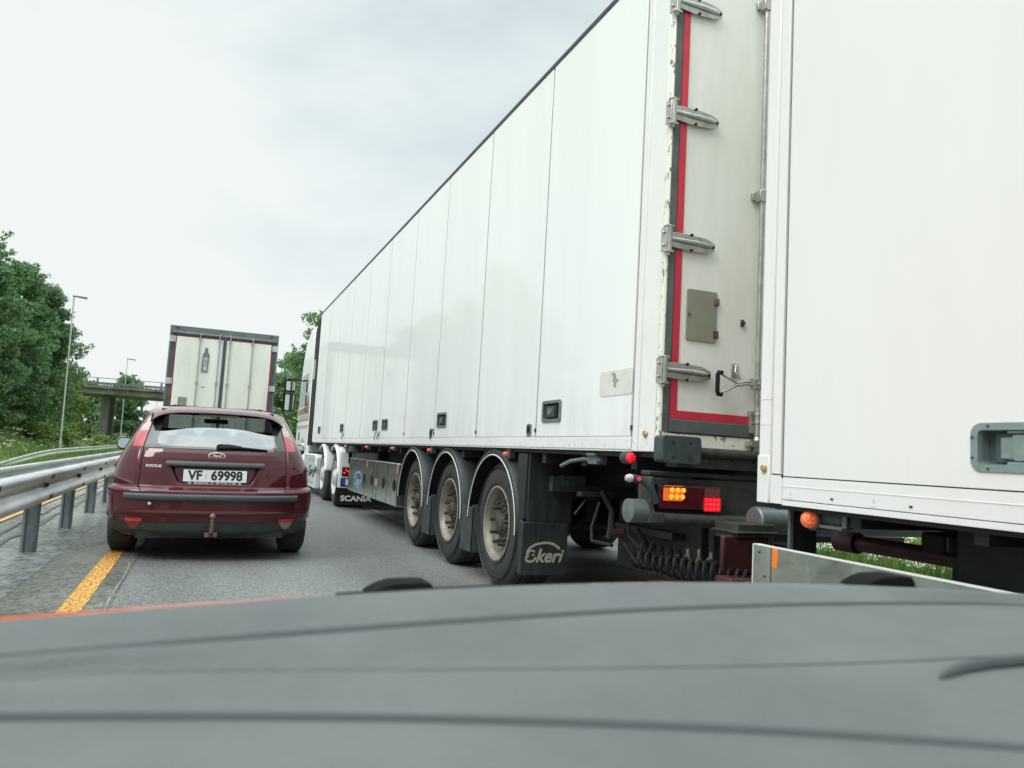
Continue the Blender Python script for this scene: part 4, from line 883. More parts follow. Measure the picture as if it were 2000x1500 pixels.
mb = MB(); mb.box(X0-.001, X0+.001, 2.625, 2.70, 1.3525, 1.354); mb.box(X0-.001, X0+.001, 2.625, 2.70, 1.245, 1.2465); mb.build('repair_seam', 'faint', T2)
# large recessed latch
yc, zc, w, h = 1.505, 1.160, .42, .150
o = MB(); out = rrect(yc, zc, w, h, .035, 7); inn = rrect(yc, zc, w-.052, h-.046, .014, 7); inn2 = rrect(yc, zc, w-.06, h-.052, .012, 7); k = len(out)
vs = [(X0-.0005, *p) for p in out]+[(X0-.005, *p) for p in [((q[0]-yc)*.99+yc, (q[1]-zc)*.975+zc) for q in out]]+[(X0-.005, *p) for p in inn]+[(X0+.012, *p) for p in inn2]+[(X0+.042, *p) for p in inn2]
for l in range(4): o.add(vs[l*k:(l+2)*k], [(i, (i+1) % k, k+(i+1) % k, k+i) for i in range(k)], 0)
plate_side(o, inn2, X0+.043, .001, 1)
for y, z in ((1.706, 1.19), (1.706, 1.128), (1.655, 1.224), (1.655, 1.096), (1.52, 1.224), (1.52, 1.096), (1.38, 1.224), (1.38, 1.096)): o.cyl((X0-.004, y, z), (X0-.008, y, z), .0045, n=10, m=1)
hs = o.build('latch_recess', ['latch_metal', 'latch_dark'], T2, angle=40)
o = MB(); plate_side(o, rrect(yc+.0, zc, .31, .090, .014), X0+.042, .010, 1); plate_side(o, rrect(1.605, zc, .055, .066, .006), X0+.032, .014, 0)
plate_side(o, [(1.590, 1.126), (1.590, 1.196), (1.575, 1.200), (1.545, 1.198), (1.530, 1.186), (1.515, 1.184), (1.515, 1.136), (1.530, 1.132), (1.545, 1.122), (1.575, 1.120)], X0+.020, .012, 0)
plate_side(o, [(1.602, 1.210), (1.602, 1.202), (1.548, 1.202), (1.536, 1.190), (1.44, 1.190), (1.40, 1.196), (1.40, 1.210)], X0+.022, .018, 0)
plate_side(o, [(1.602, 1.118), (1.602, 1.108), (1.40, 1.108), (1.40, 1.124), (1.44, 1.130), (1.536, 1.130), (1.548, 1.118)], X0+.022, .018, 0)
o.build('latch_lever', ['latch_metal', 'latch_dark'], hs, bevel=.0025)
# orange side lamp
o = MB().cyl((X0+.10, 2.435, .872), (X0+.045, 2.435, .872), .042, .042, 24); o.box(X0+.07, X0+.10, 2.27, 2.44, .850, .93); o.box(X0+.06, X0+.075, 2.285, 2.40, .862, .915); 
h = o.build('side_lamp', 'buffer', T2, bevel=.005)
o = MB().lathe([(.034, 0), (.034, -.012), (.030, -.026), (.020, -.036), (.008, -.040), (.0005, -.041)], (X0+.045, 2.435, .872), (1, 0, 0), 28)
o.build('lens', 'lamp_amber2', h)
o = MB().box(X0+.05, X0+.062, 2.262, 2.282, .845, .935); o.box(X0+.05, X0+.062, 2.262, 2.40, .845, .858); o.box(X0+.05, X0+.062, 2.262, 2.42, .918, .935); o.build('lamp_frame', 'greyframe', T2, bevel=.003)
# brackets and underframe
MB().box(2.30, 2.425, 2.604, 2.614, .68, .92).build('bracket_web', 'dark', T2); o = MB().box(2.278, 2.300, 2.598, 2.612, .68, .92); o.build('skirt_bracket', 'greyframe', T2, bevel=.004)  # lit flange and dark body: the light is put into the two colours
MB().box(2.300, 2.308, 2.597, 2.600, .755, .80).build('bracket_slot', 'black', T2)
o = MB()
for xr in (2.95, 3.95): o.box(xr-.05, xr+.05, YE+.3, YT-.3, .76, .91)
for y in np.arange(YE+.3, YT-.1, .5): o.box(X0+.06, X1-.06, y, y+.05, .86, .915)
o.box(X0+.03, X1-.03, YE, YT-.02, .90, .918)
o.build('chassis_frame', 'dark', T2)
o = MB()
for i in range(7): o.box(X0+.06+i*.07, X0+.085+i*.07, 2.64, 2.66, .895, .92)
o.build('front_brackets', 'roadgrime', T2)
o = MB().tube([(2.60, 2.62, .77), (2.63, 2.2, .765), (2.68, 1.7, .76), (2.72, .9, .75)], .034, 14); o.cyl((2.60, 2.66, .77), (2.60, 2.55, .77), .045, n=12)
o.build('red_cross_tube', 'redsteel', T2)
o = MB().box(2.50, 2.66, 2.06, 2.16, .785, .862); h = o.build('work_lamp', 'black', T2, bevel=.012)
MB().box(2.515, 2.645, 2.054, 2.06, .797, .85).build('lamp_glass', 'lens_bumpy', h)
o = MB().box(2.50, 2.90, .2, 2.02, .30, .90); MB().box(2.90, 4.4, .2, 2.36, .30, .895).build('dark_filler_right', 'dark', T2, bevel=.02); o.build('dark_filler_left', 'dark', T2, bevel=.02)  # added dark boxes standing in for the black underside
# aluminium side skirt with orange reflector
o = MB().hexa([(X0-.004, YE+.5, .30), (X0+.016, YE+.5, .30), (X0+.016, 2.712, .30), (X0-.004, 2.712, .30)], [(X0-.004, YE+.5, .715), (X0+.016, YE+.5, .715), (X0+.016, 2.712, .745), (X0-.004, 2.712, .745)])
o.build('side_skirt', 'polished', T2, bevel=.003)
o = MB().hexa([(X0-.006, YE+.5, .712), (X0+.03, YE+.5, .712), (X0+.03, 2.715, .742), (X0-.006, 2.715, .742)], [(X0-.006, YE+.5, .7155), (X0+.03, YE+.5, .7155), (X0+.03, 2.715, .7455), (X0-.006, 2.715, .7455)])
o.box(X0-.006, X0+.03, 2.712, 2.716, .30, .745); o.build('skirt_edge', 'white_print', T2)
MB().box(X0-.0055, X0-.003, 2.600, 2.603, .30, .74).build('skirt_seam', 'gap', T2)
MB().box(X0-.007, X0-.003, 2.562, 2.596, .662, .742).build('orange_reflector', 'orange_refl', T2, bevel=.002)
for y, z in ((2.675, .715), (2.64, .62)): MB().cyl((X0-.004, y, z), (X0-.008, y, z), .005, n=10).build('skirt_rivet', 'roadgrime', T2)
# drawbar
o = MB()
o.box(3.40, 3.54, 4.05, 4.6, .47, .58)
o.box(3.35, 3.59, 4.5, 4.95, .45, .60)
o.build('drawbar', 'redsteel', T2, bevel=.01)
o = MB(); o.box(2.34, 2.62, 3.12, 3.15, .545, .735); o.box(2.30, 2.75, 3.0, 3.125, .50, .55)
o.build('coupling_plate', 'redsteel', T2, bevel=.01)
MB().cyl((2.535, 3.115, .63), (2.535, 3.119, .63), .028, n=16).build('drawbar_hole', 'black', T2)
o = MB().cyl((2.62, 3.25, .80), (4.4, 3.25, .80), .070, n=20); o.build('air_tank', 'steelgrey', T2, bevel=.01)
o = MB().box(2.42, 2.64, 3.12, 3.30, .715, .79); o.box(2.40, 2.66, 3.10, 3.30, .745, .755); o.build('tank_bracket', 'roadgrime', T2, bevel=.004)
def coil(name, p0, p1, r, turns, rt, mt, sag=.03):
    P0, P1 = Vector(p0), Vector(p1); d = (P1-P0); L_ = d.length; d.normalize(); a = d.cross(Vector((0, 0, 1))).normalized(); b = d.cross(a); pts = []
    n = int(turns*14)
    for i in range(n+1):
        t = i/n; an = 2*PI*turns*t; rr = r*(1+.18*math.sin(t*9+turns)+.10*math.sin(t*31)); pts.append(P0+d*(L_*t)+a*(rr*math.cos(an))+b*(rr*math.sin(an))+Vector((0, 0, -sag*math.sin(PI*t))))
    return MB().tube(pts, rt, 7).build(name, mt, T2)
coil('coiled_hose', (2.12, 3.55, .565), (2.60, 2.78, .53), .046, 23, .0085, 'black', .01)
coil('coiled_hose', (2.25, 3.75, .59), (2.75, 2.9, .55), .042, 19, .0075, 'black', .03)
coil('coiled_hose', (2.32, 3.45, .60), (2.42, 3.3, .60), .032, 3, .007, 'coil_y', .0)
coil('coiled_hose', (2.34, 2.92, .555), (2.50, 2.72, .55), .040, 3, .010, 'coil_y', .0)
o = MB().tube([(2.30, 4.3, .80), (2.2, 4.2, .66), (2.1, 4.0, .60), (2.12, 3.8, .60)], .010, 8); o.tube([(2.5, 4.3, .72), (2.4, 4.1, .62), (2.3, 3.8, .585)], .010, 8); o.build('hose_lead', 'black', T2)
for y in (-1.8, -3.1):
    for X_, s in ((2.26, 1), (4.70, -1)):
        Wp = empty_part('wheel', T2); MB().lathe(TYRE_PROF(.48, .37, .29), (X_, y, .484), (s, 0, 0), 40).build('tyre', 'tyre', Wp, angle=50)
        MB().lathe([(.296, .010), (.30, -.006), (.28, .02), (.24, .12), (.12, .12), (.11, .05), (.0005, .04)], (X_, y, .484), (s, 0, 0), 32).build('rim', 'rim', Wp)

# ================================================================== TRUCK AHEAD
TA = thing('box_truck', 'white box truck ahead of the red car, its closed rear doors lined in red', 'truck', (-.99, 20.62, 0))
xa, xb, ya, za, zb_ = -.995, 1.565, 20.62, 1.05, 3.80
MB().box(xa+.01, xb-.01, ya+.04, ya+11.5, za, zb_-.02).build('cargo_box', 'panel', TA, bevel=.01)
o = MB().box(xa, xb, ya, ya+.12, zb_-.155, zb_); o.box(xa, xa+.045, ya-.002, ya+.12, za, zb_-.155); o.box(xb-.045, xb, ya-.002, ya+.12, za, zb_-.155); o.box(xa, xb, ya, ya+.12, za, za+.12)
o.cyl((xa+.05, ya+.005, zb_-.175), (xb-.05, ya+.005, zb_-.175), .035, n=12)
o.build('door_frame', 'greyframe', TA, bevel=.012)
o = MB().box(xa+.045, xa+.125, ya+.006, ya+.03, za+.12, zb_-.17); o.box(xb-.125, xb-.045, ya+.006, ya+.03, za+.12, zb_-.17); o.box(xa+.1, xb-.1, ya+.006, ya+.03, zb_-.23, zb_-.17); xm = (xa+xb)/2
o.box(xm-.038, xm+.038, ya-.012, ya+.03, za+.12, zb_-.17)
o.build('rubber_seal', 'seal_blue', TA, bevel=.004)
o = MB().box(xa+.125, xa+.165, ya+.004, ya+.03, za+.12, zb_-.24); o.box(xb-.165, xb-.125, ya+.004, ya+.03, za+.12, zb_-.24); o.box(xa+.125, xb-.125, ya+.004, ya+.03, zb_-.262, zb_-.235); o.build('red_seal', 'red_old', TA)
for a, b in ((xa+.167, xm-.04), (xm+.04, xb-.167)): MB().box(a, b, ya, ya+.035, za+.14, zb_-.265).build('rear_door', 'door', TA, bevel=.005)
for rx in (xa+.70, xm-.125, xm+.125, xb-.62):
    o = MB().cyl((rx, ya-.02, za+.1), (rx, ya-.02, zb_-.24), .014, n=10)
    for z in (zb_-.30, zb_-1.37, zb_-2.3): o.box(rx-.035, rx+.035, ya-.032, ya, z-.02, z+.02); o.cyl((rx, ya-.024, z-.035), (rx, ya-.024, z+.035), .024, n=10)
    top = .10 if abs(rx-xm) < .2 else .07
    o.tube([(rx, ya-.02, zb_-.26), (rx, ya-.025, zb_-.26+top), (rx+.045*(1 if rx < xm else -1), ya-.025, zb_-.24+top)], .016, 8); o.build('lock_rod', 'steel', TA)
for xs_, s in ((xa, 1), (xb, -1)):
    for z in (zb_-.34-(0 if s > 0 else .02), zb_-1.38):
        o = MB().box(min(xs_, xs_+s*.145), max(xs_, xs_+s*.145), ya-.022, ya, z-.07, z+.075)
        for dz in (-.045, 0, .045): o.cyl((xs_+s*.115, ya-.022, z+dz), (xs_+s*.115, ya-.026, z+dz), .010, n=8, m=1)
        o.build('hinge', ['rim_light', 'black'], TA, bevel=.005)
o = MB(); plate_rear(o, [(xm-.50, zb_-1.10), (xm-.35, zb_-1.10), (xm-.335, zb_-.66), (xm-.365, zb_-.615), (xm-.46, zb_-.615), (xm-.49, zb_-.66)], ya, .018); plate_rear(o, [(xm-.455, zb_-.615), (xm-.375, zb_-.615), (xm-.385, zb_-.56), (xm-.40, zb_-.55), (xm-.43, zb_-.55), (xm-.445, zb_-.56)], ya, .015)
o.cyl((xm-.415, ya-.012, zb_-.53), (xm-.415, ya-.012, zb_-.53+.001), .03, n=12); o.tube([(xm-.445, ya-.01, zb_-.555), (xm-.44, ya-.01, zb_-.50), (xm-.415, ya-.01, zb_-.485), (xm-.39, ya-.01, zb_-.50), (xm-.385, ya-.01, zb_-.555)], .008, 6)
hh_ = o.build('document_tube', 'steelgrey', TA, bevel=.006)
o = MB(); plate_rear(o, rrect(xm-.415, zb_-.90, .09, .34, .02), ya-.018, .003); o.build('tube_window', 'polished', hh_)
o = MB(); plate_rear(o, rrect(xm-.865, zb_-1.86, .20, .22, .01), ya, .012); o.build('hatch_plate', 'olive', TA, bevel=.003)
o = MB().box(xm-.47, xm-.38, ya-.004, ya, zb_-1.48, zb_-1.46); o.box(xm-1.13, xm-1.12, ya-.004, ya, zb_-1.80, zb_-1.75); o.build('door_marks', 'black', TA)
for x_ in (xa+.17, xb-.19):
    h = MB().box(x_-.045, x_+.045, ya-.006, ya, zb_-.075, zb_-.045).build('roof_lamp', 'black', TA); MB().box(x_-.028, x_-.006, ya-.010, ya-.006, zb_-.07, zb_-.05).build('lens', 'lens_red', h)
MB().box(xm-1.05, xm+1.05, ya+.1, ya+.2, .5, .9).build('rear_bumper', 'roadgrime', TA)
o = MB()
for x_ in (-.15, .72): o.box(x_-.04, x_+.04, ya+.2, ya+13, .75, 1.04)
for y in (ya+2.2, ya+3.5, ya+12.4): o.cyl((xa+.3, y, .5), (xb-.3, y, .5), .07, n=10)
o.build('chassis', 'dark', TA)
for y in (ya+2.2, ya+3.5, ya+12.4):
    for X_, s in ((xa+.05, 1), (xb-.05, -1)): MB().lathe(TYRE_PROF(.5, .5, .28)+[(.1, .25)], (X_, y, .504), (s, 0, 0), 32).build('wheel', 'tyre', TA, angle=50)
o = MB().prism([(11.9, .8), (11.9, 3.2), (13.6, 3.0), (13.9, 1.9), (14.0, .5), (12.9, .5), (12.6, 1.0), (12.2, 1.0)], lambda y, z: (xa+.05, ya+y, z), lambda y, z: (xb-.05, ya+y, z)); o.build('cab', 'white_cab', TA, bevel=.05)

# ================================================================== RED HATCHBACK
CARX, CARY = .13, 7.25
CAR = thing('hatchback_car', 'dark red hatchback with tow hitch driving ahead beside the crash barrier', 'car', (CARX, CARY, 0))
CAR.rotation_euler = (0, -.013, 0)
PZ_ = [(.19, .13, .76, 4.15), (.235, .06, .80, 4.2), (.26, .035, .825, 4.25), (.335, .015, .85, 4.3), (.45, .0, .868, 4.32), (.56, -.004, .875, 4.30), (.60, .0, .876, 4.28), (.622, .03, .875, 4.26), (.64, .055, .842, 4.24), (.70, .062, .842, 4.2), (.76, .068, .834, 4.12), (.82, .076, .818, 3.95), (.88, .092, .798, 3.65), (.93, .110, .780, 3.38), (.962, .128, .768, 3.25), (1.0, .160, .752, 3.15),
        (1.08, .238, .722, 3.0), (1.18, .345, .684, 2.82), (1.25, .425, .655, 2.68), (1.29, .475, .636, 2.6), (1.315, .56, .625, 2.55), (1.335, .70, .605, 2.48), (1.355, .90, .575, 2.40), (1.372, 1.1, .54, 2.30), (1.388, 1.4, .49, 2.15), (1.396, 1.7, .42, 2.0)]
def P_at(z, k):
    for a, b in zip(PZ_, PZ_[1:]):
        if z <= b[0]: t = (z-a[0])/(b[0]-a[0]); t = max(0, t); return a[k]+(b[k]-a[k])*t
    return PZ_[-1][k]
def Dz(z): return .50 if z < 1.0 else .50+.15*min(1, (z-1.0)/.3)
NN = 2.5
def F(x, z, off=0.):
    w = P_at(z, 2); q = min(.9995, abs(x)/w); return P_at(z, 1)+Dz(z)*(1-(1-q**NN)**(1/NN))-off
def xw(z):      # tailgate edge
    if z < .66: return .612-.05*((.66-z)/.09)**2 if z > .57 else .56
    if z < .97: return .612-.008*(z-.66)/.31
    return .604-.062*(z-.97)/.33
zrows = []
for a, b in zip(PZ_, PZ_[1:]):
    n = max(1, int(round((b[0]-a[0])/.022))) if a[0] > .5 else 2
    zrows += [a[0]+(b[0]-a[0])*i/n for i in range(n)]
zrows.append(PZ_[-1][0])
KS, KC = 10, 16
def ring(z):
    w, yf = P_at(z, 2), P_at(z, 3); xt = min(xw(z), w*.97); pts = []
    uT = math.asin(min(1, xt/w))
    us = [-(PI/2)+(PI/2-uT)*i/KS for i in range(KS)]+[-uT+2*uT*i/KC for i in range(KC)]+[uT+(PI/2-uT)*i/KS for i in range(KS+1)]
    for u in us: x_ = w*math.sin(u); pts.append((x_, F(x_, z), z))
    y0 = pts[-1][1]; Df = .5; ns = 26
    for i in range(1, ns+1): pts.append((w, y0+(yf-Df-y0)*i/ns, z))
    for i in range(1, 24):
        u = PI/2-PI*i/24; x_ = w*math.sin(u); q = abs(math.sin(u)); pts.append((x_, yf-Df*(1-(1-q**NN)**(1/NN)), z))
    for i in range(ns+1): pts.append((-w, yf-Df+(y0-yf+Df)*i/ns, z)) if i < ns else None
    return pts
rings = [ring(z) for z in zrows]; k = len(rings[0]); body = MB(); gl = MB()
vs = [p for r in rings for p in r]; fs = []; gs = []
iC0, iC1 = KS, KS+KC; i_s0 = 2*KS+KC; i_s1 = i_s0+26; i_f1 = i_s1+23; i_l1 = k
for r in range(len(rings)-1):
    zc = (zrows[r]+zrows[r+1])/2
    for i in range(k):
        j = (i+1) % k; f_ = (r*k+i, r*k+j, (r+1)*k+j, (r+1)*k+i)
        if iC0 <= i < iC1 and .57 < zc < 1.29: continue
        yc_ = (vs[f_[0]][1]+vs[f_[1]][1])/2
        if i_s1+2 <= i < i_f1-2 and .975 < zc < 1.33: continue
        if (i_s0 <= i < i_s1 or i_f1 <= i) and .975 < zc < 1.30 and 1.0 < yc_ < P_at(zc, 3)-.55 and not (1.95 < yc_ < 2.03): gs.append(f_); continue
        if (i_s0-3 <= i < i_s1 or i_f1 <= i or i <= 3) and min((yc_-.80)**2, (yc_-3.44)**2)+(zc-.33)**2 < .345**2: continue
        fs.append(f_)
fs.append(tuple((len(rings)-1)*k+i for i in range(k)))
body.add(vs, fs); body.build('body', 'maroon', CAR, local=True, angle=40, solid=.004)
gl.add(vs, gs)
used = sorted({i for f_ in gs for i in f_}); mp_ = {u: i for i, u in enumerate(used)}
gl = MB(); gl.add([vs[u] for u in used], [tuple(mp_[i] for i in f_) for f_ in gs]); gl.build('side_window', 'cabglass', CAR, local=True)
def patch(xl, xr, z0, z1, nz, nx, off, extra=None, depth=.02, zfn=None, mfn=None):
    """a skin that follows the rear of the car between two edges"""
    mb = MB(); rows = []
    for j in range(nz+1):
        z = z0+(z1-z0)*j/nz; a, b = xl(z), xr(z); row = []
        for i in range(nx+1):
            x_ = a+(b-a)*i/nx; zz = z+(zfn(x_, z) if zfn else 0); y = F(x_, zz, off)
            if extra: y += extra(x_, zz)
            row.append((x_, y, zz))
        rows.append(row)
    vs = [p for r in rows for p in r]; m_ = nx+1
    fs = [(j*m_+i, j*m_+i+1, (j+1)*m_+i+1, (j+1)*m_+i) for j in range(nz) for i in range(nx)]
    mi = [mfn((vs[f[0]][0]+vs[f[2]][0])/2, (vs[f[0]][2]+vs[f[2]][2])/2) if mfn else 0 for f in fs]
    mb.add(vs, fs); mb.m = mi
    bd = [i for i in range(m_)]+[j*m_+nx for j in range(1, nz+1)]+[nz*m_+i for i in range(nx-1, -1, -1)]+[j*m_ for j in range(nz-1, 0, -1)]
    n0 = len(mb.v); mb.v += [(vs[i][0]*.995, vs[i][1]+depth, vs[i][2]) for i in bd]; K = len(bd)
    mb.f += [(bd[i], bd[(i+1) % K], n0+(i+1) % K, n0+i) for i in range(K)]; mb.m += [mi[0]]*K
    return mb
ss = lambda t: (lambda q: q*q*(3-2*q))(max(0., min(1., t)))
def recess(x_, z):
    top, bot = .846, .662
    if z > top+.01 or z < bot-.02: return 0
    hw = .300+(.385-.300)*max(0,(z-bot)/(top-bot))**.8
    a = ss((hw-abs(x_))/.030); b = ss((z-bot)/.022); c = ss((top-z)/.01); return .034*a*b*c
patch(lambda z: -xw(z)+.006, lambda z: xw(z)-.006, .572, .962, 60, 110, .004, recess).build('tailgate', 'maroon', CAR, local=True, angle=60)
# rear window with dark ceramic border
def frit(x_, z):
    cz, hz, cx = 1.130, .142, .0; hw = .505-.14*(z-.99)
    dx, dz = abs(x_)-(hw-.07), abs(z-cz)-(hz-.06); d = math.hypot(max(dx, 0), max(dz, 0)); return 0 if (d < .065 and abs(x_) < hw and abs(z-cz) < hz) else 1
pw = patch(lambda z: -xw(z)+.006, lambda z: xw(z)-.006, .967, 1.29, 66, 130, .003, None, .004, None, frit)
pw.build('rear_window', ['glass', 'frit_gloss'], CAR, local=True, angle=60)
# roof spoiler
sp = MB(); nx = 36; rows = []
for i in range(nx+1):
    x_ = -.575+1.15*i/nx; q = abs(x_)/.575; zt = 1.286-.02*q**2-.075*q**7; yt = .335+.05*q**2+.06*q**6
    zr = P_at(1.33, 0)
    drop = -.02*q**2-.055*q**6
    rows.append([(x_, yt, zt), (x_, yt-.004, zt+.008), (x_, yt+.01, zt+.015), (x_, yt+.12, 1.325+drop*.9), (x_, yt+.25, 1.345+drop*.8), (x_, yt+.42, 1.362+drop*.7), (x_, yt+.42, 1.30+drop), (x_, yt+.10, zt+.0)])
m_ = 8; vs = [p for r in rows for p in r]; sp.add(vs, [(i*m_+j, i*m_+(j+1) % m_, (i+1)*m_+(j+1) % m_, (i+1)*m_+j) for i in range(nx) for j in range(m_)]+[tuple(range(m_)), tuple(nx*m_+j for j in range(m_-1, -1, -1))])
sp.build('roof_spoiler', 'maroon', CAR, local=True, angle=50)
MB().box(-.17, .17, .372, .384, 1.262, 1.278).build('high_brake_lamp', 'lens_darkred', CAR, local=True)
# tail lamps
def xo(z):
    t = (z-.97)/.30; return .692-.028*t-.018*t*t if t > 0 else .692
for s in (-1, 1):
    nm = 'tail_lamp'
    lo = (lambda z: -xo(z), lambda z: -xw(z)-.006) if s < 0 else (lambda z: xw(z)+.006, lambda z: xo(z))
    h = patch(lo[0], lo[1], .972, 1.108, 10, 8, .007, None, .02).build(nm, 'lens_red_bright', CAR, local=True, angle=60)
    patch(lo[0], (lambda z, f=lo[1]: f(z)) , 1.112, 1.262, 12, 8, .006, None, .02).build('clear_lens', 'lens_pink', h, local=True, angle=60)
# bumper, strip and lower skirt
def crease(x_, z): return -.012*ss(1-abs(z-.405)/.02)
patch(lambda z: -P_at(z, 2)*.985, lambda z: P_at(z, 2)*.985, .338, .568, 28, 100, .010, lambda x_, z: -.016*ss((z-.40)/-.03)*0-.012*math.exp(-((z-.415)/.016)**2), .02).build('bumper', 'maroon', CAR, local=True, angle=60)
patch(lambda z: -.718+.5*max(0, .545-z), lambda z: .718-.5*max(0, .545-z), .522, .578, 8, 90, .034, lambda x_, z: .012*abs((z-.55)/.028)**3, .03).build('bumper_strip', 'bumperstrip', CAR, local=True, angle=60)
for s in (-1, 1):
    lo = (lambda z: -.868, lambda z: -xw(max(z, .585))-.004) if s < 0 else (lambda z: xw(max(z, .585))+.004, lambda z: .868)
    patch(lo[0], lo[1], .571, .632, 6, 16, .010, None, .05).build('bumper', 'maroon', CAR, local=True, angle=60)
patch(lambda z: -P_at(z, 2)*.985, lambda z: P_at(z, 2)*.985, .195, .335, 12, 100, .012, lambda x_, z: .25*max(0, .25-z), .02).build('bumper_skirt', 'skirtplastic', CAR, local=True, angle=60)
for s in (-1, 1):
    a, b = (-.690, -.560) if s < 0 else (.560, .690)
    h = patch(lambda z: a, lambda z: b, .338, .366, 3, 10, .016, None, .02).build('reflector', 'lens_red_vivid', CAR, local=True)
    c0 = (a+b)/2
    fm = 'lens_darkred2' if s < 0 else 'skirt_light'
    patch(lambda z: c0-.062*math.sqrt(max(.05, (z-.272)/.066)), lambda z: c0+.062*math.sqrt(max(.05, (z-.272)/.066)), .276, .337, 10, 10, .014, None, .02).build('fog_lamp' if s < 0 else 'reversing_lamp', fm, CAR, local=True)
    patch(lambda z: c0-.074*math.sqrt(max(.05, (z-.255)/.083)), lambda z: c0+.074*math.sqrt(max(.05, (z-.255)/.083)), .262, .336, 10, 10, .008, None, .02).build('lamp_surround', 'skirt_rim', CAR, local=True)
# grip strip over the number plate
patch(lambda z: -.405+.6*max(0, .835-z), lambda z: .405-.6*max(0, .835-z), .812, .858, 8, 60, .030, lambda x_, z: .010*abs((z-.836)/.022)**3, .045).build('tailgate_grip', 'bumperstrip', CAR, local=True, angle=60)
yp = F(0, .72)-.012+.018
ORIGIN = Vector((0, 0, 0))
o = MB(); plate_rear(o, rrect(0, .7275, .535, .132, .012), yp+.008, .012); pf = o.build('plate_frame', 'plateframe', CAR, local=True, bevel=.002)
o = MB(); plate_rear(o, rrect(0, .737, .520, .102, .008), yp-.004, .004); o.build('number_plate', 'plate_white', pf, local=True)
def ctext(body, name, mt, par, size, x_, y, z, **k_): return text(body, name, mt, par, size, m_rear(x_, y, z), **k_)
ctext('VF', 'plate_letters', 'print_black', pf, .112, -.165, yp-.0092, .737, bold=.0034, sx=.92)
ctext('69998', 'plate_letters', 'print_black', pf, .112, .094, yp-.0092, .737, bold=.0034, sx=.93, spacing=1.0)
MB().box(-.087, -.068, yp-.0092, yp-.0082, .717, .757).build('plate_sticker', 'faintgrey', pf, local=True)
ctext('BUGGE BIL AS  \u260e 72 82 71 00', 'frame_lettering', 'white_print', pf, .0225, .0, yp-.0052, .6735, bold=.0006, sx=1.15)
o = MB()
for x_ in (-.205, .205): o.add([(x_+.016*math.cos(t*.5236), yp-.0052, .6735+.005*math.sin(t*.5236)) for t in range(12)], [tuple(range(12))])
o.build('frame_emblem', 'white_print', pf, local=True, smooth=False)
# oval badge and model name
yb = F(0, .912)-.006
def oval(a, b, n=40): return [(a*math.cos(2*PI*i/n), .912+b*math.sin(2*PI*i/n)) for i in range(n)]
o = MB(); plate_rear(o, oval(.073, .031), yb+.01, .014); bd_ = o.build('badge', 'chrome', CAR, local=True, bevel=.002)
o = MB(); plate_rear(o, oval(.064, .0245), yb-.004, .002); o.build('badge_field', 'badge', bd_, local=True)
o = MB(); 
ob_ = [oval(.0605, .0215), oval(.0590, .0202)]; o.add([(p[0], yb-.0066, p[1]) for l in ob_ for p in l], [(i, (i+1) % 40, 40+(i+1) % 40, 40+i) for i in range(40)]); o.build('badge_ring', 'chrome', bd_, local=True, smooth=False)
ctext('Ford', 'badge_script', 'white_print', bd_, .033, 0, yb-.0068, .9115, shear=.30, bold=.0009, sx=1.12)
_f0 = F(-.50, .808)
ln = math.atan2(F(-.56, .808)-F(-.44, .808), -.12)
t_ = ctext('FOCUS', 'model_lettering', 'white_print', CAR, .030, 0, 0, 0, bold=.0010, sx=1.42, extrude=.002)
t_.rotation_euler = (0, 0, math.atan((F(-.44, .808)-F(-.56, .808))/.12)); t_.location = (-.502, _f0-.008, .808)
# wiper
o = MB().tube([(.0, F(0, .985)-.03, .985), (.10, F(.1, .990)-.035, .992), (.24, F(.24, .986)-.03, .986), (.42, F(.42, .978)-.022, .978)], [.016, .015, .011, .006], 8)
o.tube([(.01, F(0, 1.0)-.03, 1.003), (.10, F(.1, 1.002)-.035, 1.005), (.20, F(.2, .998)-.03, .998)], [.014, .013, .008], 8); o.cyl((.015, F(0, .99)+.01, .99), (.015, F(0, .99)-.045, .995), .026, .022, 16)
o.tube([(.05, F(.05, .975)-.015, .972), (.25, F(.25, .973)-.012, .970), (.43, F(.43, .972)-.010, .969)], .006, 6)
o.build('rear_wiper', 'black', CAR, local=True)
# tow hitch
o = MB().tube([(0, -.10, .385), (0, -.105, .34), (-.002, -.085, .28), (-.004, .0, .235), (0, .2, .24)], [.014, .014, .019, .021, .022], 12)
o.lathe([(.0005, .052), (.012, .049), (.021, .038), (.025, .025), (.021, .011), (.013, .002)], (0, -.10, .378), (0, 0, 1), 20); o.box(-.055, .045, .02, .035, .215, .255)
o.build('tow_hitch', 'rust_pale', CAR, local=True)
o = MB().lathe([(.014, 0), (.012, -.004), (.0005, -.006)], (-.505, F(-.505, .495)-.010, .495), (0, 1, 0), 12); o.build('bumper_stud', 'white_print', CAR, local=True)
# door mirrors
for s in (-1, 1):
    o = MB(); plate_rear(o, rrect(s*.915, .975, .16, .13, .05), 2.35, .14); o.tube([(s*.80, 2.3, .95), (s*.87, 2.3, .955)], .03, 8); h = o.build('door_mirror', 'black', CAR, local=True, bevel=.02)
    o = MB(); plate_rear(o, rrect(s*.915, .977, .135, .105, .04), 2.209, .003); o.build('mirror_glass', 'mirror', h, local=True)
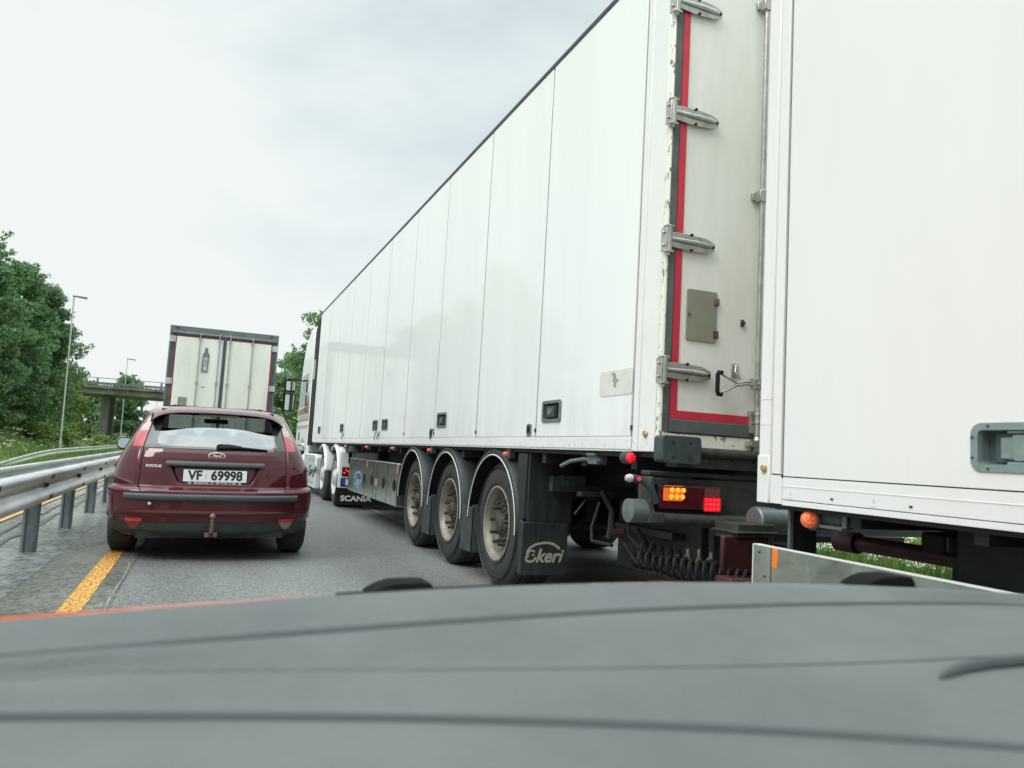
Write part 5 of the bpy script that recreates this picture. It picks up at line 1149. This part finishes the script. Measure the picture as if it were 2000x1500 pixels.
# glazing in front, cabin, wheels
vs = []; zz = [.98+.345*i/6 for i in range(7)]
for z in zz:
    w, yf = P_at(z, 2), P_at(z, 3)
    for i in range(3, 22): u = -PI/2+PI*i/24; q = abs(math.sin(u)); vs.append((w*math.sin(u), yf-.5*(1-(1-q**NN)**(1/NN))-.004, z))
m_ = 19; MB().add(vs, [(j*m_+i, j*m_+i+1, (j+1)*m_+i+1, (j+1)*m_+i) for j in range(6) for i in range(m_-1)]).build('windscreen', 'screen', CAR, local=True)
o = MB().box(-.70, .70, .45, 3.4, .30, .34)
o.box(-.64, .64, .30, .98, .84, .875); o.box(-.66, .66, 2.9, 3.3, .60, .96); o.box(-.50, .50, .62, 2.1, 1.315, 1.325)
for x0_, x1_, y0_ in ((-.60, .60, 1.02), (-.56, -.12, 2.0), (.12, .56, 2.0)):
    o.hexa([(x0_, y0_+.12, .5), (x1_, y0_+.12, .5), (x1_, y0_+.25, .5), (x0_, y0_+.25, .5)], [(x0_+.02, y0_, 1.0), (x1_-.02, y0_, 1.0), (x1_-.02, y0_+.09, 1.0), (x0_+.02, y0_+.09, 1.0)])
    o.box(x0_, x1_, y0_+.2, y0_+.75, .45, .58)
o.build('cabin', 'interior', CAR, local=True, bevel=.01)
for x_, y_ in ((-.40, 1.05), (.0, 1.05), (.40, 1.05), (-.34, 2.03), (.34, 2.03)):
    o = MB(); plate_rear(o, rrect(x_, 1.085, .26, .13, .045), y_+.08, .09); o.build('headrest', 'interior', CAR, local=True, bevel=.02)
o = MB().box(-.13, .13, 2.42, 2.45, 1.24, 1.29); o.build('rear_view_mirror', 'interior', CAR, local=True, bevel=.01)
for x_, s in ((-.855, 1), (.855, -1)):
    for y_ in (.80, 3.44):
        w_ = bpy.data.objects.new('wheel', None); COL.objects.link(w_); w_.parent = CAR; w_.location = (0, 0, 0)
        zt = .318+(.011 if x_ > 0 else -.011)*-1
        MB().lathe([(.20, .012), (.21, .0), (.26, -.004), (.295, .012), (.312, .03), (.316, .05), (.317, .19), (.30, .215), (.25, .232), (.20, .22)], (x_, y_, zt), (s, 0, 0), 48).build('tyre', 'tyre', w_, local=True, angle=50)
        MB().lathe([(.205, .014), (.21, .0), (.195, .01), (.17, .05), (.05, .03), (.0005, .03)], (x_, y_, zt), (s, 0, 0), 32).build('rim', 'steelgrey', w_, local=True)
MB().box(-.60, .60, .10, 3.9, .20, .26).build('underbody', 'dark', CAR, local=True)
o = MB()
for x_ in (-.86, .62): o.box(x_, x_+.24, .42, 1.2, .36, .62)
o.build('wheel_housing', 'black', CAR, local=True)

# ================================================================== CRASH BARRIERS
def wbeam(path_fn, y0, y1, step, zc, facing, h=.268, d=.075):
    """two-wave beam; facing +1 waves bulge towards +X"""
    prof = [(-.5, .10), (-.46, .0), (-.40, .0), (-.33, .12), (-.25, .85), (-.20, 1.0), (-.14, 1.0), (-.09, .82), (-.03, .12), (0, .06), (.03, .12), (.09, .82), (.14, 1.0), (.20, 1.0), (.25, .85), (.33, .12), (.40, 0), (.46, .0), (.5, .10)]
    prof = [(-.5, .30), (-.47, .62), (-.43, .88), (-.37, 1.0), (-.29, .98), (-.21, .72), (-.13, .30), (-.06, .06), (0, .0), (.06, .06), (.13, .30), (.21, .72), (.29, .98), (.37, 1.0), (.43, .88), (.47, .62), (.5, .30)]
    mb = MB(); ys_ = np.arange(y0, y1+step*.5, step); vs = []
    if facing < 0: mb.tube([(path_fn(y)[0]-.045, y, zc+path_fn(y)[1]+h*.5+.008) for y in ys_], .022, 8)
    for y in ys_:
        x_, zo = path_fn(y)
        for u, v in prof: vs.append((x_+facing*v*d, y, zc+zo+u*h))
    k = len(prof); mb.add(vs, [(i*k+j, i*k+j+1, (i+1)*k+j+1, (i+1)*k+j) for i in range(len(ys_)-1) for j in range(k-1)]); return mb
BAR = thing('crash_barrier', 'double-sided steel crash barrier on round-edged posts along the yellow line', 'crash barrier', (-1.31, 5, 0))
zc = .580
rise = lambda y: 0.
pf_ = lambda y: (-1.255, rise(y))
wbeam(pf_, -6, 92, 2, zc, 1).build('near_beam', 'galv', BAR, solid=.004, angle=60)
wbeam(lambda y: (-1.46, -.012), -6, 92, 2, zc, -1).build('far_beam', 'galv', BAR, solid=.004, angle=60)
pys = [5.9+1.93*(i) for i in range(-4, 44)]
for i, y in enumerate(pys):
    o = MB(); n = 14; pr = [(-.058, -.045), (-.058, .045), (-.035, .062), (-.020, .045), (.020, .045), (.035, .062), (.058, .045), (.058, -.045), (.035, -.062), (.020, -.045), (-.020, -.045), (-.035, -.062)]
    o.prism(pr, lambda u, v: (-1.325+u, y+v, .0), lambda u, v: (-1.325+u, y+v, .66+rise(y))); o.build('post', 'galv_dull', BAR, bevel=.004) if y < 40 else o.build('post', 'galv_dull', BAR)
    if y < 24:
        b = MB(); b.cyl((-1.25, y, zc+rise(y)), (-1.222, y, zc+rise(y)), .021, .019, 12); b.build('bolt', 'roadgrime', BAR)
        for dy in (-.16, -.08):
            for z_, x_ in ((zc+rise(y)+.085, -1.177), (zc+rise(y)-.085, -1.177)): MB().hexa([(x_, y+dy-.012, z_-.02), (x_+.004, y+dy-.012, z_-.02), (x_+.004, y+dy+.012, z_-.02), (x_, y+dy+.012, z_-.02)], [(x_, y+dy+.010, z_+.018), (x_+.004, y+dy+.010, z_+.018), (x_+.004, y+dy+.03, z_+.018), (x_, y+dy+.03, z_+.018)]).build('beam_slot', 'black', BAR)
FB = thing('crash_barrier', 'single curved crash barrier on the far side of the grass verge, its end bent down', 'crash barrier', (-7, 60, -.5))
def far_path(y):
    x_ = -7.0 if y > 47 else -7.0-.012*(47-y)**1.0*0-.0022*(47-y)**2
    return (x_, 0 if y > 47 else -.0032*(47-y)**2)
wbeam(far_path, 31, 135, 1, .015, 1).build('beam', 'galv', FB, solid=.004, angle=60)
for y in np.arange(36, 132, 4):
    x_, zo = far_path(y); MB().box(x_-.09, x_-.02, y-.05, y+.05, -.75, .12+zo).build('post', 'galv_dull', FB)

# ================================================================== BRIDGE
BR = thing('road_bridge', 'stained concrete road bridge with steel railings crossing ahead of the traffic', 'bridge', (0, 98, 0))
YB = 95.
o = MB().box(-45, 48, YB, YB+9, 5.33, 6.02); o.box(-45, 48, YB-.25, YB+.4, 5.95, 6.16); o.box(-45, 48, YB+8.6, YB+9.25, 5.95, 6.16); o.build('deck', 'concrete', BR, bevel=.03)
for x_ in (-10.45, 11.5):
    for y_ in (YB+1.0, YB+6.5): MB().box(x_-.38, x_+.38, y_, y_+1.3, -.9, 5.33).build('pillar', 'pillar', BR, bevel=.04)
o = MB()
for yy in (YB-.1, YB+9.1):
    o.box(-45, 48, yy-.04, yy+.04, 7.02, 7.09)
    o.box(-45, 48, yy-.05, yy+.05, 6.38, 6.62)
o.build('railing', 'galv_dull', BR)
for i, x_ in enumerate(np.arange(-24, 26, 2.12)):
    for yy in (YB-.12, YB+9.1): MB().box(x_-.10, x_+.10, yy-.05, yy+.05, 6.0, 7.05).build('railing_post', 'galv_dull', BR)
o = blades('weeds', np.array([(a, b, 6.12) for a, b in zip(rng.uniform(-22, 22, 5000), rng.uniform(YB-.25, YB+.1, 5000))]), .22, .03, 'grassblade'); tag(o, kind='stuff')

# ================================================================== STREET LAMPS
def lamp(x_, y, h, z0, arm, label, base=.09):
    r = thing('street_lamp', label, 'street lamp', (x_, y, z0), 'street lamps beside the motorway')
    MB().tube([(0, 0, -.3), (0, 0, .9), (0, 0, .92), (-.006*h, 0, h*.6), (-.010*h, 0, h)], [base*1.15, base*1.1, base*.85, base*.62, base*.5], 12).build('pole', 'galv', r, local=True)
    o = MB().hexa([(-.010*h-.08, -.07, h-.02), (-.010*h+arm, -.10, h-.11), (-.010*h+arm, .10, h-.11), (-.010*h-.08, .07, h-.02)], [(-.010*h-.08, -.07, h+.07), (-.010*h+arm, -.10, h+.03), (-.010*h+arm, .10, h+.03), (-.010*h-.08, .07, h+.07)])
    o.build('lamp_head', 'steelgrey', r, local=True, bevel=.02); return r
lamp(-8.95, 59.8, 10.80, -.55, .80, 'tall galvanised street lamp in front of the woodland, nearest on the left')
lamp(-9.75, 109, 11.1, -.5, .95, 'street lamp standing behind the bridge, its head above the railing')
lamp(-9.4, 175, 11, -.5, 1.2, 'thin distant street lamp beneath the bridge beside the box truck')
lamp(-10.6, 190, 11, -.5, 1.2, 'thinnest most distant street lamp seen beneath the bridge')

# ================================================================== OWN CAR (camera sits behind its dashboard)
OWN = thing('own_car', 'grey dashboard and strip of orange bonnet of the car the photo is taken from', 'car', (.4, .6, 0))
cE = [(-.156, .666), (-.127, .676), (-.026, .707), (.097, .751), (.234, .787), (.324, .797), (.46, .815), (.672, .803), (.883, .760), (1.003, .709), (1.058, .680)]
c1 = [(-.139, .602), (-.112, .608), (-.021, .626), (.09, .655), (.283, .693), (.531, .716), (.83, .714), (.983, .695), (1.056, .679)]
c2 = [(-.137, .598), (-.109, .597), (.047, .579), (.226, .547), (.437, .519), (.602, .518), (.73, .516), (.80, .514)]
c3 = [(-.121, .540), (-.095, .534), (.015, .512), (.134, .485), (.258, .449), (.380, .4015), (.497, .351), (.524, .338)]
cB = [(-.092, .427), (.154, .364), (.447, .289)]
def fit_curve(c, deg=3):
    c = np.array(c); return np.polyfit(c[:, 0], c[:, 1], min(deg, len(c)-1))
pE, p1, p2, p3, pB = fit_curve(cE, 4), fit_curve(c1, 4), fit_curve(c2, 3), fit_curve(c3, 3), fit_curve(cB, 1)
def ev(p, x_, c, sl=.35):
    lo, hi = c[0][0]-.05, c[-1][0]+.03; xc = min(max(x_, lo), hi); y = float(np.polyval(p, xc))
    d = float(np.polyval(np.polyder(p), xc)); d = max(-1.0, min(1.0, d)); return y+(x_-xc)*d*.8
o = MB(); nxd = 90; rowsd = []
segs = [(pE, cE, .913), (p1, c1, .903), (p2, c2, .897), (p3, c3, .888), (pB, cB, .878)]
def row(x_):
    ysg = [ev(p, x_, c) for p, c, z in segs]
    for i in range(1, 5): ysg[i] = min(ysg[i], ysg[i-1]-.035)
    out = [(x_, ysg[0]+.05, .80), (x_, ysg[0]+.012, .895), (x_, ysg[0]+.004, .911), (x_, ysg[0], .913)]
    g = [None, (.0075, .026), (.0035, .007), (.0058, .018), None]
    for i in range(4):
        ya_, yb_ = ysg[i], ysg[i+1]; za_, zb2 = segs[i][2], segs[i+1][2]
        a = ya_-(g[i][0] if g[i] else .0)*1.2; b = yb_+(g[i+1][0] if g[i+1] else 0)*1.2
        for t in (.02, .15, .3, .45, .6, .75, .9, .98): out.append((x_, a+(b-a)*t, za_+(zb2-za_)*t+.0065*math.sin(PI*min(1, t*1.15))**1.0*(1 if i else .4)))
        if i < 3:
            w, dd = g[i+1]; out += [(x_, yb_+w*.7, zb2-dd*.15), (x_, yb_+w*.35, zb2-dd), (x_, yb_-w*.35, zb2-dd), (x_, yb_-w*.7, zb2-dd*.15)]
    out += [(x_, ysg[4]-.05, .865), (x_, ysg[4]-.12, .80), (x_, ysg[4]-.13, .5)]
    return out
for i in range(nxd+1): rowsd.append(row(-.55+2.05*i/nxd))
kd = len(rowsd[0]); o.add([p for r in rowsd for p in r], [(i*kd+j, (i+1)*kd+j, (i+1)*kd+j+1, i*kd+j+1) for i in range(nxd) for j in range(kd-1)])
GR = set(range(11, 16)) | set(range(35, 40))
o.m = [1 if j in GR else 0 for i in range(nxd) for j in range(kd-1)]
dsh = o.build('dashboard', ['dash', 'dash_gap'], OWN, angle=60)
o = MB().tube([(.545, .452, .9005), (.556, .456, .9015), (.585, .466, .902), (.625, .474, .902), (.70, .478, .902), (.80, .472, .902)], [.001, .004, .0055, .006, .006, .006], 8); o.build('demister_slot', 'dash_gap', dsh)
# bonnet beyond the windscreen base
BZ = ([-.6, -.19, .0, .128, .22, .33, .45, .52, .65, .75, .9, 1.4], [.826, .8515, .8625, .8688, .8675, .870, .876, .8825, .8838, .878, .865, .83])
def bonnet_z(x_, y):
    d = y-1.0
    return float(np.interp(x_, *BZ))-(.235*d+.05*d*d if d > 0 else .06*d*d*20*.2)
vs = []; gx = np.linspace(-.50, 1.35, 64); gy = np.linspace(.88, 2.05, 22)
for x_ in gx:
    for y in gy: vs.append((x_, y+.0, bonnet_z(x_, y)))
bn = MB().add(vs, [(i*22+j, (i+1)*22+j, (i+1)*22+j+1, i*22+j+1) for i in range(63) for j in range(21)]); bd = [i*22 for i in range(64)]+[63*22+j for j in range(1, 22)]+[i*22+21 for i in range(62, -1, -1)]+[j for j in range(20, 0, -1)]
n0 = len(bn.v); K = len(bd); cx_, cy_ = .42, 1.4
bn.v += [(.42+(bn.v[i][0]-.42)*1.03, bn.v[i][1]+(.06 if bn.v[i][1] > 1.8 else 0), bn.v[i][2]-.16) for i in bd]+[(.42+(bn.v[i][0]-.42)*.98, bn.v[i][1], .22) for i in bd]
for q in (0, 1):
    for i in range(K):
        a, b = (bd[i], bd[(i+1) % K]) if q == 0 else (n0+i, n0+(i+1) % K)
        bn.f.append((a, b, n0+q*K+(i+1) % K, n0+q*K+i)); bn.m.append(0)
bn.build('bonnet', 'orange_paint', OWN, angle=60)
for x_ in (-.47, 1.14):
    MB().lathe([(.20, .0), (.21, -.01), (.27, -.012), (.305, .01), (.315, .03), (.315, .17), (.20, .19), (.0005, .06)], (x_, 1.45, .317), (1, 0, 0), 32).build('front_wheel', 'tyre', OWN)
MB().box(-.42, 1.26, .05, .90, .25, .62).build('front_bulkhead', 'cowl', OWN)
# cowl and wiper pivots at the foot of the windscreen
o = MB(); pts = []
for i in range(28):
    x_ = .135+.20*i/27; pts.append((x_, ev(pE, x_, cE)+.03, .9035))
o.tube(pts, .006, 8); o.build('cowl_edge', 'cowl', OWN)
def wnoz(x_, y, z, s=1., mt='cowl'):
    o = MB(); P = [(-.050, 0), (-.046, .004), (-.030, .013), (-.012, .0185), (.028, .0205), (.042, .0195), (.047, .012), (.050, 0)]
    o.prism([(p[0]*s, p[1]*s) for p in P], lambda u, v: (x_+u, y-.02-.12*u, z+v), lambda u, v: (x_+u, y+.025-.12*u, z+v)); return o.build('wiper_pivot', mt, OWN, bevel=.004)
wnoz(.246, .985, .872, .84); wnoz(.884, .83, .9025, .85)
